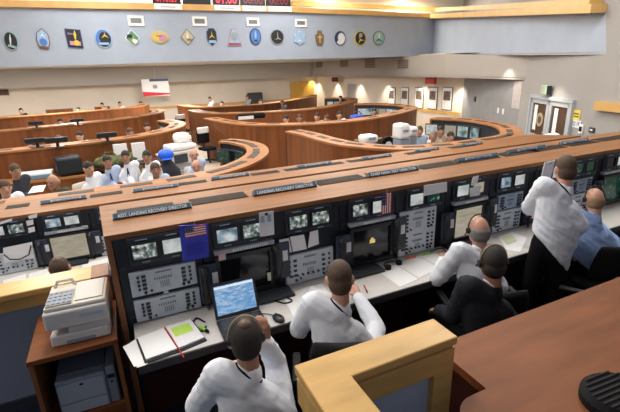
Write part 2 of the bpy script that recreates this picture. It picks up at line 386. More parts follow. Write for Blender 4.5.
# ------------------------------------------------------------------ office chair
def make_chair(label, loc, rz, fab=None, back=.90, group=None, arms=True):
    fab = fab or CHF
    t = thing('office_chair', label, 'chair', loc, rz, group)
    MB().box((0, 0, .425), (.47, .46, .07), .03).ob('seat', fab, t, smooth=True)
    bk = MB(); n = 9; R = []
    for k in range(7):
        z = .52+(back-.52)*k/6; wd = .225*(1-.18*(k/6)**3); y = -.235-.05*k/6
        R.append([bk.bm.verts.new((wd*math.sin(q)*(1 if abs(math.sin(q)) < .99 else 1), y+.04*abs(math.sin(q))**2-.03*math.cos(q), z)) for q in [2*PI*j/16 for j in range(16)]])
    bk.skin(R); bk.ob('backrest', fab, t, smooth=True)
    MB().tube([(0, -.10, .39), (0, -.24, .39), (0, -.285, .45), (0, -.275, .58)], .022).ob('back_support', BLKP, t, smooth=True)
    MB().cyl((0, 0, .08), (0, 0, .39), .026).ob('gas_column', BLKP, t)
    for k in range(5):
        a = 2*PI*k/5+.3; d = V((math.cos(a), math.sin(a), 0))
        lg = MB().cap(d*.03+V((0, 0, .11)), d*.27+V((0, 0, .075)), .026, .018, 8).ob('base_leg', BLKP, t, smooth=True)
        s2 = V((-d.y, d.x, 0)); MB().cyl(d*.27+V((0, 0, .028))-s2*.02, d*.27+V((0, 0, .028))+s2*.02, .028, n=14).ob('caster', RUB, lg)
    if arms:
        for sx in (-1, 1):
            MB().tube([(sx*.20, .03, .40), (sx*.275, .03, .42), (sx*.275, .03, .62)], .014).box((sx*.275, .02, .64), (.05, .25, .03), .012).ob('armrest', BLKP, t)
    return t

# ================================================================== SETTING
struct('floor', MB().span((-14, 3.3, FL-.1), (22, 30, FL)), FLOORM)
struct('floor_near', MB().span((-9, -4, -.58), (9.5, 3.3, 0)), CARPET)
struct('floor_carpet', MB().span((-9, 3.3, FL), (7.4, 5.6, FL+.012)), CARPET)
# right wall, corner, slanted door wall
PW = [V((13.2, 27, 0)), V((13.05, 13.0, 0)), V((12.4, 12.35, 0)), V((10.62, 9.35, 0)), V((10.35, 8.35, 0))]
DW0, DD = V((9.96, 7.6, 0)), V((.96, 1.74, 0)).normalized()          # line of the door wall
def wallseg(a, b, z0, z1, th=.12):
    d = (b-a).normalized(); n = V((d.y, -d.x, 0))
    if n.x < 0: n = -n
    return MB().prism([a+V((0, 0, z0)), b+V((0, 0, z0)), b+n*th+V((0, 0, z0)), a+n*th+V((0, 0, z0))], z1-z0)
struct('wall_back', MB().span((-16, 27, FL), (13.3, 27.15, 2.8)), WALLC)
struct('wall_right', wallseg(V((12.9, 13.0, 0)), V((13.2, 27, 0)), FL, 2.8), WALLC)
struct('wall_corner', wallseg(DW0+DD*.75, V((12.9, 13.0, 0)), FL, 2.8), WALLG)
dwA, dwB = DW0-DD*9.0, DW0+DD*.75
struct('wall_door', wallseg(dwA, dwB, FL, 6.0), WALLR)
struct('wall_left', MB().span((-14.15, -4, -.6), (-14, 27, 6)), WALLC)
# soffit bands in front of the back and right walls
struct('trim_1', MB().span((-14, 25.9, 1.86), (12.5, 26.1, 2.75)), SOFF)
sA, sB = V((12.35, 26, 0)), V((12.0, 13.2, 0))
sC = DW0+DD*.55
mb = MB(); q_ = []
for p_, zt_ in ((sA, 2.75), (V((12.25, 16, 0)), 2.73), (sB, 2.725), (sC, 2.465)): q_.append([mb.bm.verts.new((p_.x+e, p_.y, z_)) for e, z_ in ((0, 1.86), (.12, 1.86), (.12, zt_), (0, zt_))])
mb.skin(q_); struct('trim_2', mb, SOFF)
mb = MB(); mb.prism([V((12.35, 26, 1.90)), V((12.25, 16, 1.90)), sB+V((0, 0, 1.90)), sC+V((0, 0, 1.90)), V((12.95, 12.9, 1.90)), V((13.2, 26, 1.90))], .03); struct('ceiling_soffit', mb, SOFF)
struct('ceiling_soffit_back', MB().span((-14, 26.0, 1.90), (13.2, 27, 1.93)), SOFF)
struct('ceiling_low', MB().prism([(-14, 16.2, 2.76), (-14, 27.1, 2.76), (13.4, 27.1, 2.76), (13.6, 16.2, 2.76)], .05), SOFF)
# tall grey fascia with the patches, then its slanting continuation
FB, FT = 2.70, 4.36
mb = MB(); mb.prism([(-14, 16, 2.55), (3.3, 16, 2.70), (13.8, 16, 2.74), (13.8, 16, 4.33), (6.7, 16, 4.40), (-14, 16, 4.22)], .2, V((0, 1, 0))); struct('wall_fascia', mb, FASC)
fe = V((9.15, 6.13, 0)) ; 
def ax(u, v, w): d = ray(u, v); return CAM + d*(w/d.dot(fw))
g0b, g0t = V((13.8, 16, 2.74)), V((13.8, 16, 4.33))
# end of the slanting fascia where it meets the door wall
def on_wall(u, v):
    d = ray(u, v); n = V((DD.y, -DD.x, 0)); t = (DW0-CAM).dot(n)/d.dot(n); return CAM+d*t
g1b, g1t = on_wall(606, 54.5), on_wall(606, 12.5)
q = V((.5, .3, 0)); mb = MB(); mb.skin([[mb.bm.verts.new(p) for p in (g0b, g0b+V((.2, .2, 0)), g0t+V((.2, .2, 0)), g0t)], [mb.bm.verts.new(p) for p in (g1b, g1b+V((.25, 0, 0)), g1t+V((.25, 0, 0)), g1t)]])
struct('wall_fascia_right', mb, FASC)
mb = MB(); mb.prism([g0b+V((0, 0, .02)), g1b+V((0, 0, .02)), DW0+DD*.7+V((0, 0, 2.6)), V((13, 13.2, 2.74)), V((13.4, 16.2, 2.76))], .03); struct('ceiling_low_right', mb, SOFF)
# oak trims along the fascia top and the ledge above
def beam(p, q2, h, dpt, m, nm):
    p, q2 = V(p), V(q2); d = (q2-p); n = V((d.y, -d.x, 0)).normalized()
    if n.y > 0: n = -n
    struct(nm, MB().prism([p+n*.06, q2+n*.06, q2-n*dpt, p-n*dpt], h), m)
beam((-14, 15.94, 4.22), (6.7, 15.94, 4.40), .19, .35, W_TRIM, 'trim_3')
beam((6.7, 15.94, 4.40), (13.8, 15.94, 4.33), .17, .35, W_TRIM, 'trim_4')
beam(g0t, g1t, .16, .3, W_TRIM, 'trim_5')
struct('wall_upper', MB().span((-14, 17.6, 4.2), (7.2, 17.8, 6.2)), WHITEC)
struct('wall_upper_right', MB().prism([(7.2, 17.6, 4.2), (16.6, 17.2, 4.2), (16.6, 17.4, 4.2), (7.2, 17.8, 4.2)], 1.9), WHITEC)
struct('wall_upper_far', MB().prism([(16.6, 17.2, 3.2), (12.0, 7.0, 3.2), (12.3, 7.0, 3.2), (16.9, 17.2, 3.2)], 2.9), WALLR)
h0, h1, h2 = V((7.4, 17.3, 4.86)), V((14.6, 16.6, 4.72)), on_wall(602, 5)
beam(h0, h1, .15, .3, W_TRIM, 'trim_6'); beam(h1, h2, .13, .25, W_TRIM, 'trim_7')
struct('floor_ledge', MB().prism([(-14, 16.05, 4.18), (13.8, 16.05, 4.25), (16.5, 17.2, 4.25), (-14, 17.6, 4.18)], .03), WHITEC)
struct('ceiling', MB().span((-14, -4, 6.1), (18, 18, 6.2)), WHITEC)
# oak rails on the lower walls
mb = MB(); mb.span((-14, 26.94, .32), (12.9, 27, .46)); struct('trim_8', mb, W_TRIM)
r1 = V((13.05, 20, .30)); r2 = V((12.86, 13.05, .30)); beam(r2+V((.0, 0, 0)), r1, .14, .0, W_TRIM, 'trim_9')
ra, rb = on_wall(599, 106), on_wall(640, 110); nw = V((-DD.y, DD.x, 0))
struct('trim_10', MB().prism([ra+V((0, 0, -.07)), rb+V((0, 0, -.07)), rb+nw*.10+V((0, 0, -.07)), ra+nw*.10+V((0, 0, -.07))], .16), W_TRIM)

# doors ---------------------------------------------------------------
def basis(p, d, n): return M(((d.x, n.x, 0, p.x), (d.y, n.y, 0, p.y), (0, 0, 1, p.z), (0, 0, 0, 1)))
def in_frame(mb, mt):
    for v in mb.bm.verts: v.co = mt @ v.co
    return mb
da, db = on_wall(533.5, 98), on_wall(574, 103); da.z = db.z = FL
dl = (db-da).length; dx = (db-da)/dl; dm = basis(da, dx, nw); HD = 1.45-FL
FRM = mat('door_frame_grey', (.42, .46, .50), .5)
mb = MB(); mb.box((-.03, .03, HD/2), (.08, .08, HD)).box((dl+.03, .03, HD/2), (.08, .08, HD)).box((dl/2, .03, HD+.03), (dl+.14, .08, .08))
df = struct('door_1', in_frame(mb, dm), FRM)
for k in (0, 1):
    w = dl/2-.02; x0 = .01+k*dl/2
    mb = MB(); mb.box((x0+.06, .02, HD/2), (.12, .05, HD)).box((x0+w-.06, .02, HD/2), (.12, .05, HD)).box((x0+w/2, .02, HD-.06), (w, .05, .12)).box((x0+w/2, .02, .45), (w, .05, .9)).box((x0+w/2, .025, 1.0), (w, .055, .08))
    lf = in_frame(mb, dm).ob('door_leaf', FRM, df)
    in_frame(MB().box((x0+w/2, .015, 1.42), (w-.22, .012, .80)), dm).ob('glass_pane', GLASSD, lf)
    in_frame(MB().box((x0+.28+.05*k, .026, 1.45), (.16, .008, .62)), dm).ob('poster', PAPER, lf)
    if k == 0:
        in_frame(MB().cyl((x0+.55, .024, 1.42), (x0+.55, .034, 1.42), .17, n=24), dm).ob('round_emblem', mat('tan_emblem', (.40, .32, .2), .6), lf)
        in_frame(MB().cyl((x0+.55, .032, 1.42), (x0+.55, .038, 1.42), .09, n=24), dm).ob('round_emblem', mat('dark_emblem', (.09, .06, .05), .6), lf)
    in_frame(MB().cap((x0+(w-.08 if k == 0 else .08), .07, .95), (x0+(w-.08 if k == 0 else .08), .07, 1.15), .014, n=8), dm).ob('door_handle', STEEL, lf)
ex = tag(in_frame(MB().box((dl*.42, .10, HD+.22), (.30, .12, .22), .02), dm).ob('exit_light', mat('pale_green_case', (.36, .46, .36), .5)), 'pale green boxed light fixed above the grey double doors', 'sign light')
in_frame(MB().box((dl*.42+.16, .10, HD+.22), (.02, .10, .20)), dm).ob('side_panel', BLK, ex)
p = on_wall(578.5, 116)
def wall_item(name, lab, cat, u, v, w, h, m, th=.02, parts=()):
    p = on_wall(u, v); mt = basis(p, dx, nw); o = tag(in_frame(MB().box((0, th/2+.002, 0), (w, th, h), .004), mt).ob(name, m), lab, cat)
    for (x, z, ww, hh, mm, nm) in parts: in_frame(MB().box((x, th+.006, z), (ww, .008, hh)), mt).ob(nm, mm, o)
    return o
wall_item('notice', 'yellow notice on the wall just right of the grey double doors', 'notice', 577, 115.5, .26, .22, mat('notice_yellow', (.78, .62, .10), .6), .012, [(0, .04, .18, .02, BTN, 'print_line'), (0, -.02, .18, .02, BTN, 'print_line')])
wall_item('notice', 'cluster of small white and blue notes under the yellow wall notice', 'notice', 577, 124, .30, .16, PAPERD, .012, [(-.08, 0, .08, .10, PANELB, 'note'), (.06, .02, .09, .08, PANELB, 'note')])
wall_item('thermostat', 'white wall control with a black face right of the double doors', 'wall control', 582, 129, .14, .18, WHT, .03, [(0, 0, .09, .10, RUB, 'face')])
wall_item('wall_socket', 'small dark plate on the wall furthest right of the double doors', 'wall plate', 592.5, 130, .18, .10, BLK2, .02, [(0, 0, .08, .03, BTNW, 'socket')])
# far openings
mb = MB(); mb.span((11.9, 26.88, FL), (12.9, 26.99, 1.55)); d2 = struct('door_2', mb, mat('yellow_door_wood', (.62, .36, .06), .5))
ya, yb = aty(290.5, 82, 26.9), aty(311, 84, 26.9)
struct('door_3', MB().span((ya.x, 26.85, FL), (yb.x, 26.95, 1.50)), mat('yellow_door_wood', (.62, .36, .06), .5))
def onright(u, v):       # a point of the right wall
    a, b = V((12.9, 13.0, 0)), V((13.2, 27, 0)); dd = (b-a).normalized(); n = V((dd.y, -dd.x, 0)); d = ray(u, v); t = (a-CAM).dot(n)/d.dot(n); return CAM+d*t
rdx = (V((13.2, 27, 0))-V((12.9, 13.0, 0))).normalized(); rn = V((-1, .02, 0)).normalized()
p = onright(352, 88); o4 = struct('door_4', in_frame(MB().box((0, .02, 0), (1.0, .04, 1.9), .01), basis(V((p.x, p.y, FL+.95)), rdx, rn)), mat('grey_door', (.40, .39, .37), .6))

# ================================================================== NEAR CONSOLE ROWS
ZA, YF = 1.38, 2.65
def nameplate(txt, u0, v0, u1, v1, z, lab, cols=None, h=.037, white=None, grp=None):
    a, b = atz(u0, v0, z), atz(u1, v1, z); w = abs(b.x-a.x); c = V(((a.x+b.x)/2, (a.y+b.y)/2, z))
    t = thing('nameplate', lab, 'nameplate', c, 0, grp); tl = M.Rotation(-math.radians(30), 3, 'X')
    MB().box((0, .012, h/2+.004), (w, .02, h), .003, rot=tl).ob('plate', PLATE, t)
    MB().box((0, .02, .003), (w, .05, .006)).ob('foot', BLK, t)
    for sx in (-1, 1): MB().box((sx*(w/2-.004), .010, h/2+.004), (.008, .026, h+.004), .002, rot=tl).ob('end_cap', SILV, t)
    mt = M.Translation((0, .0, h/2+.004+.002)) @ tl.to_4x4() @ M.Translation((0, .0005, 0)) @ UPR
    fr = white if white else (.88, 0.)
    if white:
        g = MB().box((0, 0, 0), (w*white[0], .006, h*.62)); 
        for v in g.bm.verts: v.co = tl @ v.co + V((w*white[1], .0, h/2+.006))
        g.ob('card', mat('nameplate_card', (.55, .62, .70), .5), t)
        fit_text(text_mb(txt, .05, .001), w*white[0]*.9, h*.40, M.Translation((w*white[1], -.0055, h/2+.006)) @ tl.to_4x4() @ UPR).ob('lettering', NAVY, t)
    else: fit_text(text_mb(txt, .05, .0012), w*fr[0], h*.70, mt).ob('lettering', mat('plate_letter_white', (.82, .87, .92), .5), t)
    return t
def vent(par, a, b, z):          # dark louvre let into a console top
    x0, x1 = a.x, b.x; y0, y1 = min(a.y, b.y), max(a.y, b.y)
    v = MB().span((x0, y0, z-.006), (x1, y1, z+.003)).ob('vent', VENTM, par); s = MB()
    n = 8
    for k in range(n): s.box(((x0+x1)/2, y0+(k+.5)*(y1-y0)/n, z+.005), (x1-x0-.01, (y1-y0)/n*.35, .004))
    s.ob('louvre', mat('vent_slat', (.08, .06, .05), .6), v)

# ---- row A: wooden housing
AX0, AX1 = -.17, 7.05
t = thing('console_counter', 'long straight wooden top of the near console row, with nameplates and vents', 'console top', (0, 0, 0))
MB().prism([(AX0, YF-.015, ZA-.035), (AX1, YF-.015, ZA-.035), (AX1-.55, 3.33, ZA-.035), (AX0-.035, 3.33, ZA-.035)], .035).ob('top', W_TOP, t)
tag(MB().span((AX0, YF-.012, 0.001), (AX0+.036, 3.30, ZA-.036)).ob('end_panel', W_END), 'upright wooden end panel at the left end of the near console row', 'end panel')
tag(MB().span((AX0+.04, 3.26, .001), (AX1-.6, 3.29, ZA-.036)).ob('back_panel', W_ROW), 'wooden back panel along the rear of the near console row', 'back panel')
MB().span((AX0+.04, YF-.014, ZA-.085), (AX1-.04, YF-.002, ZA-.0355)).ob('front_rail', BLK, t)
ROWA = t
# vents: read on the top, every bay
for (u0, v0, u1, v1) in [(117, 217, 172, 201), (190, 203, 242, 191), (255, 191.5, 301, 182), (312, 182, 356, 174), (363, 173.5, 403, 166.5), (411, 166, 447, 160), (450, 160, 484, 154), (490, 153.5, 518, 147.5), (517, 149, 548, 144), (553, 143.5, 579, 139), (585, 139, 622, 133)]:
    a, b = atz(u0, v0, ZA), atz(u1, v1, ZA); a.y, b.y = 2.98, 3.14; vent(t, a, b, ZA)
for txt, u0, v0, u1, v1, lab, wh in [
    ('ASST. LANDING RECOVERY DIRECTOR', 113, 220.5, 192, 208, 'nameplate reading ASST. LANDING RECOVERY DIRECTOR at the left end of the near console', None),
    ('LANDING RECOVERY DIRECTOR', 254.5, 197.5, 315.5, 186, 'nameplate reading LANDING RECOVERY DIRECTOR on the near console top', None),
    ('CHIEF NASA TEST DIRECTOR', 369, 178.5, 417, 169.5, 'nameplate reading CHIEF NASA TEST DIRECTOR on the near console top', None),
    ('NASA TEST DIRECTOR', 459, 163.5, 496, 156, 'third nameplate from the right end of the near console top', (.62, 0)),
    ('TEST DIRECTOR', 509, 154.5, 544, 148, 'nameplate on the near console top, left of the standing man\'s head', (.5, 0)),
    ('TEST DIRECTOR', 563, 146, 586, 141, 'nameplate on the near console top, right of the standing man\'s head', (.8, 0))]:
    nameplate(txt, u0, v0, u1, v1, ZA, lab, white=wh)

# ---- bays
def comm_panel(par, x0, x1, z0, z1, y, m=None, style=0):
    m = m or PANEL; w, h = x1-x0, z1-z0; cx, cz = (x0+x1)/2, (z0+z1)/2
    p = MB().box((cx, y-.012, cz), (w, .03, h), .006).ob('comm_panel', m, par)
    yb = y-.030
    def btn(nm, x, z, bw, bh, mm=BTN): MB().box((x, yb, z), (bw, .012, bh), .002, seg=1).ob(nm, mm, p)
    def knob(x, z, r=.011): MB().cyl((x, yb+.006, z), (x, yb-.012, z), r, r*.8, n=12).ob('knob', BTN, p)
    u = h/ (max(1, round(h/.20)))
    for k in range(max(1, round(h/.20))):
        zt = z1-k*u
        for r_ in range(4):
            z = zt-u*(.20+.17*r_)
            for q in ((.12, .20) if style == 0 else (.08, .19)): btn('button', x0+w*q, z, .026 if q > .15 else .016, .017)
            for q in ((.80, .90) if style == 0 else (.78, .90)): btn('button', x0+w*q, z, .026 if q < .85 else .016, .017)
        knob(x0+w*.20, zt-u*.88); knob(x0+w*.29, zt-u*.84, .008); knob(x0+w*.78, zt-u*.86); knob(x0+w*.86, zt-u*.84)
        g = MB()
        for i in range(8): g.box((x0+w*(.36+.035*i), yb+.003, zt-u*.40), (w*.018, .008, u*.10))
        for i in range(5):
            for j in range(4): g.box((x0+w*(.44+.03*i), yb+.003, zt-u*(.56+.07*j)), (w*.018, .006, u*.035))
        g.box((x0+w*.5, yb+.008, zt-u*.57), (w*.34, .004, u*.52)); g.ob('keypad', mat('key_grey', (.22, .25, .28), .5), p)
        MB().box((x0+w*.5, yb+.003, zt-u*.14), (w*.24, .006, u*.06)).ob('label_strip', mat('key_grey', (.22, .25, .28), .5), p)
        if style == 1 and k == max(1, round(h/.20))-1:
            for i in range(8): knob(x0+w*(.12+.108*i), zt-u*.72, .009)
    return p
def crt_pair(par, cx, cz, y, mats, w=.142, h=.10, gap=.182):
    bz = MB().box((cx, y-.010, cz+.0), (gap+w+.05, .03, h+.085), .006).ob('monitor_housing', BLK2, par)
    for k, sx in enumerate((-1, 1)):
        x = cx+sx*gap/2; f = MB(); q = .012
        f.box((x, y-.03, cz+h/2+q/2), (w+2*q, .022, q)).box((x, y-.03, cz-h/2-q/2), (w+2*q, .022, q)).box((x-w/2-q/2, y-.03, cz), (q, .022, h)).box((x+w/2+q/2, y-.03, cz), (q, .022, h))
        f = f.ob('screen_frame', BLK, bz)
        MB().box((0, 0, 0), (w, .008, h), .006).ob('screen', mats[k], f, (x, y-.026, cz))
        MB().box((x, y-.027, cz-h/2-.026), (.05, .004, .008)).ob('badge', PANELB, f)
        MB().box((x-.01, y-.027, cz+h/2+.026), (.07, .004, .007)).ob('badge', PANELB, f)
def big_screen(par, x0, x1, z0, z1, y, m, strip=True):
    f = MB(); q = .028
    f.span((x0-q, y-.05, z1), (x1+q, y, z1+q)).span((x0-q, y-.05, z0-q), (x1+q, y, z0)).span((x0-q, y-.05, z0), (x0, y, z1)).span((x1, y-.05, z0), (x1+q, y, z1))
    f = f.ob('monitor', BLKP, par); MB().box((0, 0, 0), (x1-x0, .01, z1-z0)).ob('screen', m, f, ((x0+x1)/2, y-.022, (z0+z1)/2))
    if strip:
        s = MB().span((x0-.03, y-.05, z1+.045), (x1+.04, y, z1+.075)).ob('control_strip', mat('strip_grey', (.34, .38, .43), .5), par); g = MB()
        for i in range(16): g.box((x0+.10+(x1-x0-.10)*i/16, y-.053, z1+.060), (.010, .006, .016))
        g.ob('key_row', BTNW, s)
def phone(lab, x, z, y, grp=None, sc=1.15):
    t = thing('telephone', lab, 'telephone', (x, y, z), 0, grp); NP = mat('phone_navy', (.035, .05, .085), .4)
    MB().box((0, -.018, 0), (.125*sc, .035, .25*sc), .008).ob('body', NP, t)
    MB().tube([(-.035*sc, -.055, -.115*sc), (-.035*sc, -.068, -.06*sc), (-.035*sc, -.070, .06*sc), (-.035*sc, -.055, .115*sc)], .016*sc).ell((-.035*sc, -.050, -.10*sc), (.028*sc, .020, .026*sc), u=12, v=8).ell((-.035*sc, -.050, .10*sc), (.028*sc, .020, .026*sc), u=12, v=8).ob('handset', BLKP, t, smooth=True)
    MB().box((.028*sc, -.038, .035*sc), (.034*sc, .004, .07*sc)).ob('number_card', PAPERD, t)
    g = MB()
    for i in range(3):
        for j in range(4): g.box((.008*sc+.02*sc*i, -.038, -.025*sc-.02*sc*j), (.013*sc, .006, .012*sc))
    g.box((.028*sc, -.036, -.055*sc), (.06*sc, .004, .09*sc)); g.ob('keypad', BLK2, t)
    pts = [(-.035*sc+.012*math.sin(k*1.6), -.052+.012*math.cos(k*1.6), -.12*sc-.004*k) for k in range(28)]
    MB().tube(pts, .0035, 5).ob('cord', RUB, t, smooth=True)
    return t
def keyboard(lab, x, y, z, w=.40, rz=0., grp=None):
    t = thing('keyboard', lab, 'keyboard', (x, y, z), rz, grp)
    MB().box((0, 0, .012), (w, .15, .022), .006).ob('case', BLKP, t); g = MB()
    for j in range(5):
        for i in range(15): g.box((-w/2+.02+(w-.04)*(i+.5)/15, -.055+.026*j, .026), ((w-.04)/15*.8, .019, .008))
    g.box((0, -.003, .0235), (w-.03, .135, .004)); g.ob('key_field', BLK2, t); return t
def bay(kind, k, x0, y, zo, lab, crts, **kw):
    t = thing('console_bay', lab, 'console', (0, 0, 0)); W = .526; cx = x0+W/2
    MB().span((x0+.002, y, zo+.0135), (x0+W-.002, y+.45, zo+1.293)).ob('cabinet', BLK, t)
    if crts: crt_pair(t, cx+kw.get('dx', 0), zo+1.245, y, crts)
    else: MB().span((x0+.04, y-.015, zo+1.19), (x0+W-.04, y, zo+1.31)).ob('blank_panel', BLK2, t)
    for i in range(2): MB().box((x0+.03, y-.004, zo+1.14-.35*i), (.02, .006, .02)).ob('latch', BLK2, t)
    if kind == 'modules':
        comm_panel(t, x0+.055, x0+.47, zo+.935, zo+1.105, y); comm_panel(t, x0+.055, x0+.475, zo+.750, zo+.905, y)
        MB().box((x0+.26, y-.01, zo+.919), (.03, .016, .018)).ob('latch', PANEL, t)
    if kind == 'low': comm_panel(t, x0+.055, x0+.46, zo+.745, zo+.985, y, style=1)
    if kind == 'tall': comm_panel(t, x0+.03, x0+.42, zo+.748, zo+1.15, y, style=1)
    if kind == 'blue': comm_panel(t, x0+.10, x0+.44, zo+.97, zo+1.12, y, PANELB); comm_panel(t, x0+.06, x0+.44, zo+.75, zo+.955, y)
    if kind == 'screen': big_screen(t, x0+.10, x0+.10+kw.get('sw', .36), zo+.80, zo+1.075, y, kw['sm'])
    return t
B0, BW = -.13, .53
bx = [B0+BW*k for k in range(13)]
bay('modules', 0, bx[0], YF, 0, 'leftmost console bay of the near row, two stacked grey comm panels behind the open binder', (S_VID, S_WHT))
bay('screen', 1, bx[1], YF, 0, 'console bay with a dark monitor behind the open laptop', (S_VID2, S_VID), sm=S_OFF)
bay('low', 2, bx[2], YF, 0, 'console bay with three papers over its grey panel, left of the brown-haired man', (S_VID, S_VID))
bay('screen', 3, bx[3], YF, 0, 'console bay with a dark monitor showing a small yellow mark', (S_VID, S_WHT), sm=S_OFF)
bay('tall', 4, bx[4], YF, 0, 'console bay with one tall grey panel of buttons beside the hanging flag', (S_WHT, S_GRN), dx=.02)
bay('screen', 5, bx[5], YF, 0, 'console bay with a lit beige monitor behind the balding man', (S_WHT, S_DOC), sm=S_DOC, sw=.33)
bay('blue', 6, bx[6], YF, 0, 'console bay with a blue-grey keypad over a grey panel, right of the balding man', (S_VID2, S_WHT))
bay('screen', 7, bx[7], YF, 0, 'console bay behind the standing man\'s folded arms', (S_OFF, S_WHT), sm=S_OFF)
bay('blue', 8, bx[8], YF, 0, 'console bay directly in front of the standing man', (S_GRN, S_GRN))
bay('screen', 9, bx[9], YF, 0, 'console bay seen between the standing man and the bald man in blue', (S_OFF, S_WHT), sm=S_GRN)
bay('tall', 10, bx[10], YF, 0, 'console bay with a tall grey panel beyond the bald man in blue', (S_OFF, S_WHT))
bay('low', 11, bx[11], YF, 0, 'rightmost console bay in view, at the edge of the picture', (S_WHT, S_VID))
yl = MB().box((0, 0, 0), (.05, .004, .03)).prism([(-.02, -.004, .02), (.0, -.004, .012), (.01, -.004, .03), (-.01, -.004, .034)], .004, V((0, 1, 0)))
# the small yellow mark glows on the dark screen: part of that bay
scr = [o for o in bpy.data.objects if o.get('label', '').startswith('console bay with a dark monitor showing')][0]
yl.ob('screen_mark', mat('screen_yellow', (.8, .6, .2), .5, emit=.7), scr, (bx[3]+.29, YF-.030, .955))
PH = ['left of the dark monitor behind the laptop', 'beside the three clipped papers', 'left of the monitor with the yellow mark', 'left of the tall panel by the flag', 'left of the lit beige monitor', 'just above the balding man\'s headset', 'left of the standing man\'s arm', 'hidden half behind the standing man', 'behind the standing man\'s head', 'above the bald man in blue', 'right of the bald man in blue']
for k, s in enumerate(PH):
    phone('dark handset telephone on the console face, '+s, bx[k+1]-.005+(.02 if k % 2 else .03), .97 if k % 2 else .92, YF-.014 if k % 2 else YF-.012)
# ---- desk of row A
DZ = .74
t = thing('console_desk', 'long grey-white laminate desk in front of the near console row', 'desk', (0, 0, 0))
MB().span((-.10, 2.185, DZ-.03), (AX1-.1, YF-.004, DZ), .004).ob('worktop', DESKW, t)
MB().span((-.10, 2.170, DZ-.055), (AX1-.1, 2.184, DZ+.001), .004).ob('edge_band', DESKE, t)
tag(MB().span((-.10, 2.61, .001), (AX1-.2, 2.64, DZ-.034)).ob('kick_panel', W_DARK), 'dark red kick panel below the near desk', 'panel')

# ---- row B (lower, further)
ZB, YB = .90, 5.17
t = thing('console_counter', 'straight wooden top of the second console row, just behind the near one', 'console top', (0, 0, 0))
MB().prism([(-4.6, YB-.015, ZB-.035), (8.3, YB-.015, ZB-.035), (7.75, 5.80, ZB-.035), (-4.6, 5.80, ZB-.035)], .035).ob('top', W_TOP, t)
tag(MB().span((-4.6, 5.76, FL+.013), (7.7, 5.79, ZB-.036)).ob('back_panel', W_ROW), 'wooden back panel along the rear of the second console row', 'back panel')
MB().span((-4.58, YB-.013, ZB-.085), (8.25, YB-.001, ZB-.037)).ob('front_rail', BLK, t)
tag(MB().span((.10, YB, FL+.013), (7.6, YB+.3, ZB-.09)).ob('console_cabinet', BLK), 'black console cabinets of the second row, hidden behind the near row', 'console')
for (u0, v0, u1, v1) in [(5, 209, 30, 204), (90, 195, 122, 188), (95, 195, 120, 190), (175, 182, 202, 176), (247, 172, 273, 168), (280, 168, 303, 164), (305, 165, 336, 160), (342, 160, 364, 156.5), (398, 152, 418, 148.5), (444, 147, 462, 143)]:
    a, b = atz(u0, v0, ZB), atz(u1, v1, ZB)
    if u0 == 95: continue
    a.y, b.y = 5.50, 5.64; vent(t, a, b, ZB)
for txt, u0, v0, u1, v1, lab in [
    ('ASST. LANDING MANAGER', 40, 206, 87, 197.5, 'leftmost nameplate on the second console row'),
    ('RECOVERY MANAGER', 133, 193.5, 178, 186, 'nameplate on the second console row above ASST. LANDING RECOVERY DIRECTOR'),
    ('RECOVERY MGR', 212, 181, 249, 175, 'nameplate on the second console row left of the nearest curved console end'),
    ('MANAGER', 298, 169, 331, 163.5, 'nameplate on the second console row right of the nearest curved console end'),
    ('MANAGER', 363, 160.5, 391, 156, 'nameplate on the second console row above CHIEF NASA TEST DIRECTOR'),
    ('MANAGER', 416, 152.8, 438, 149, 'nameplate on the second console row below the seated crowd'),
    ('MANAGER', 463, 147, 481, 143.5, 'rightmost nameplate on the second console row')]:
    nameplate(txt, u0, v0, u1, v1, ZB, lab, h=.038, white=(.66, .05))
bB = [.0935-.5+.53*k-1.06-.53 for k in range(-3, 4)]
x0 = -.97-.53*3
sp = ['fourth console bay left of the second row\'s document monitor', 'console bay at the left edge with a white label over its panel']
for k, (kind, crts, lab) in enumerate([('low', (S_VID, S_WHT), 'console bay of the second row, two bays beyond the left edge of the picture'), ('screen', (S_VID, S_VID), 'console bay of the second row just beyond the left edge of the picture'), ('low', (S_WHT, S_VID), 'leftmost console bay of the second row in view, with a sheet over its grey panel'),
     ('screen', (S_VID2, S_WHT), 'console bay of the second row with a lit beige document monitor'), ('low', (S_VID, S_OFF), 'console bay of the second row partly hidden by the near console\'s end')]):
    bay(kind, k, x0+.53*k, YB, FL, lab, crts, sm=S_DOC, dx=.0)
for k, s in enumerate(['left of the second row\'s beige document monitor', 'right of the second row\'s beige document monitor']):
    phone('dark handset telephone '+s, -.97+.53*k+.03-.02*k, FL+.93, YB-.012)
BZ = FL+.74
t = thing('console_desk', 'white laminate desk in front of the second console row', 'desk', (0, 0, 0))
MB().span((-4.6, 4.70, BZ-.03), (7.6, YB-.004, BZ), .004).ob('worktop', DESKW, t)
MB().span((-4.6, 4.685, BZ-.055), (7.6, 4.699, BZ+.001)).ob('edge_band', DESKE, t)

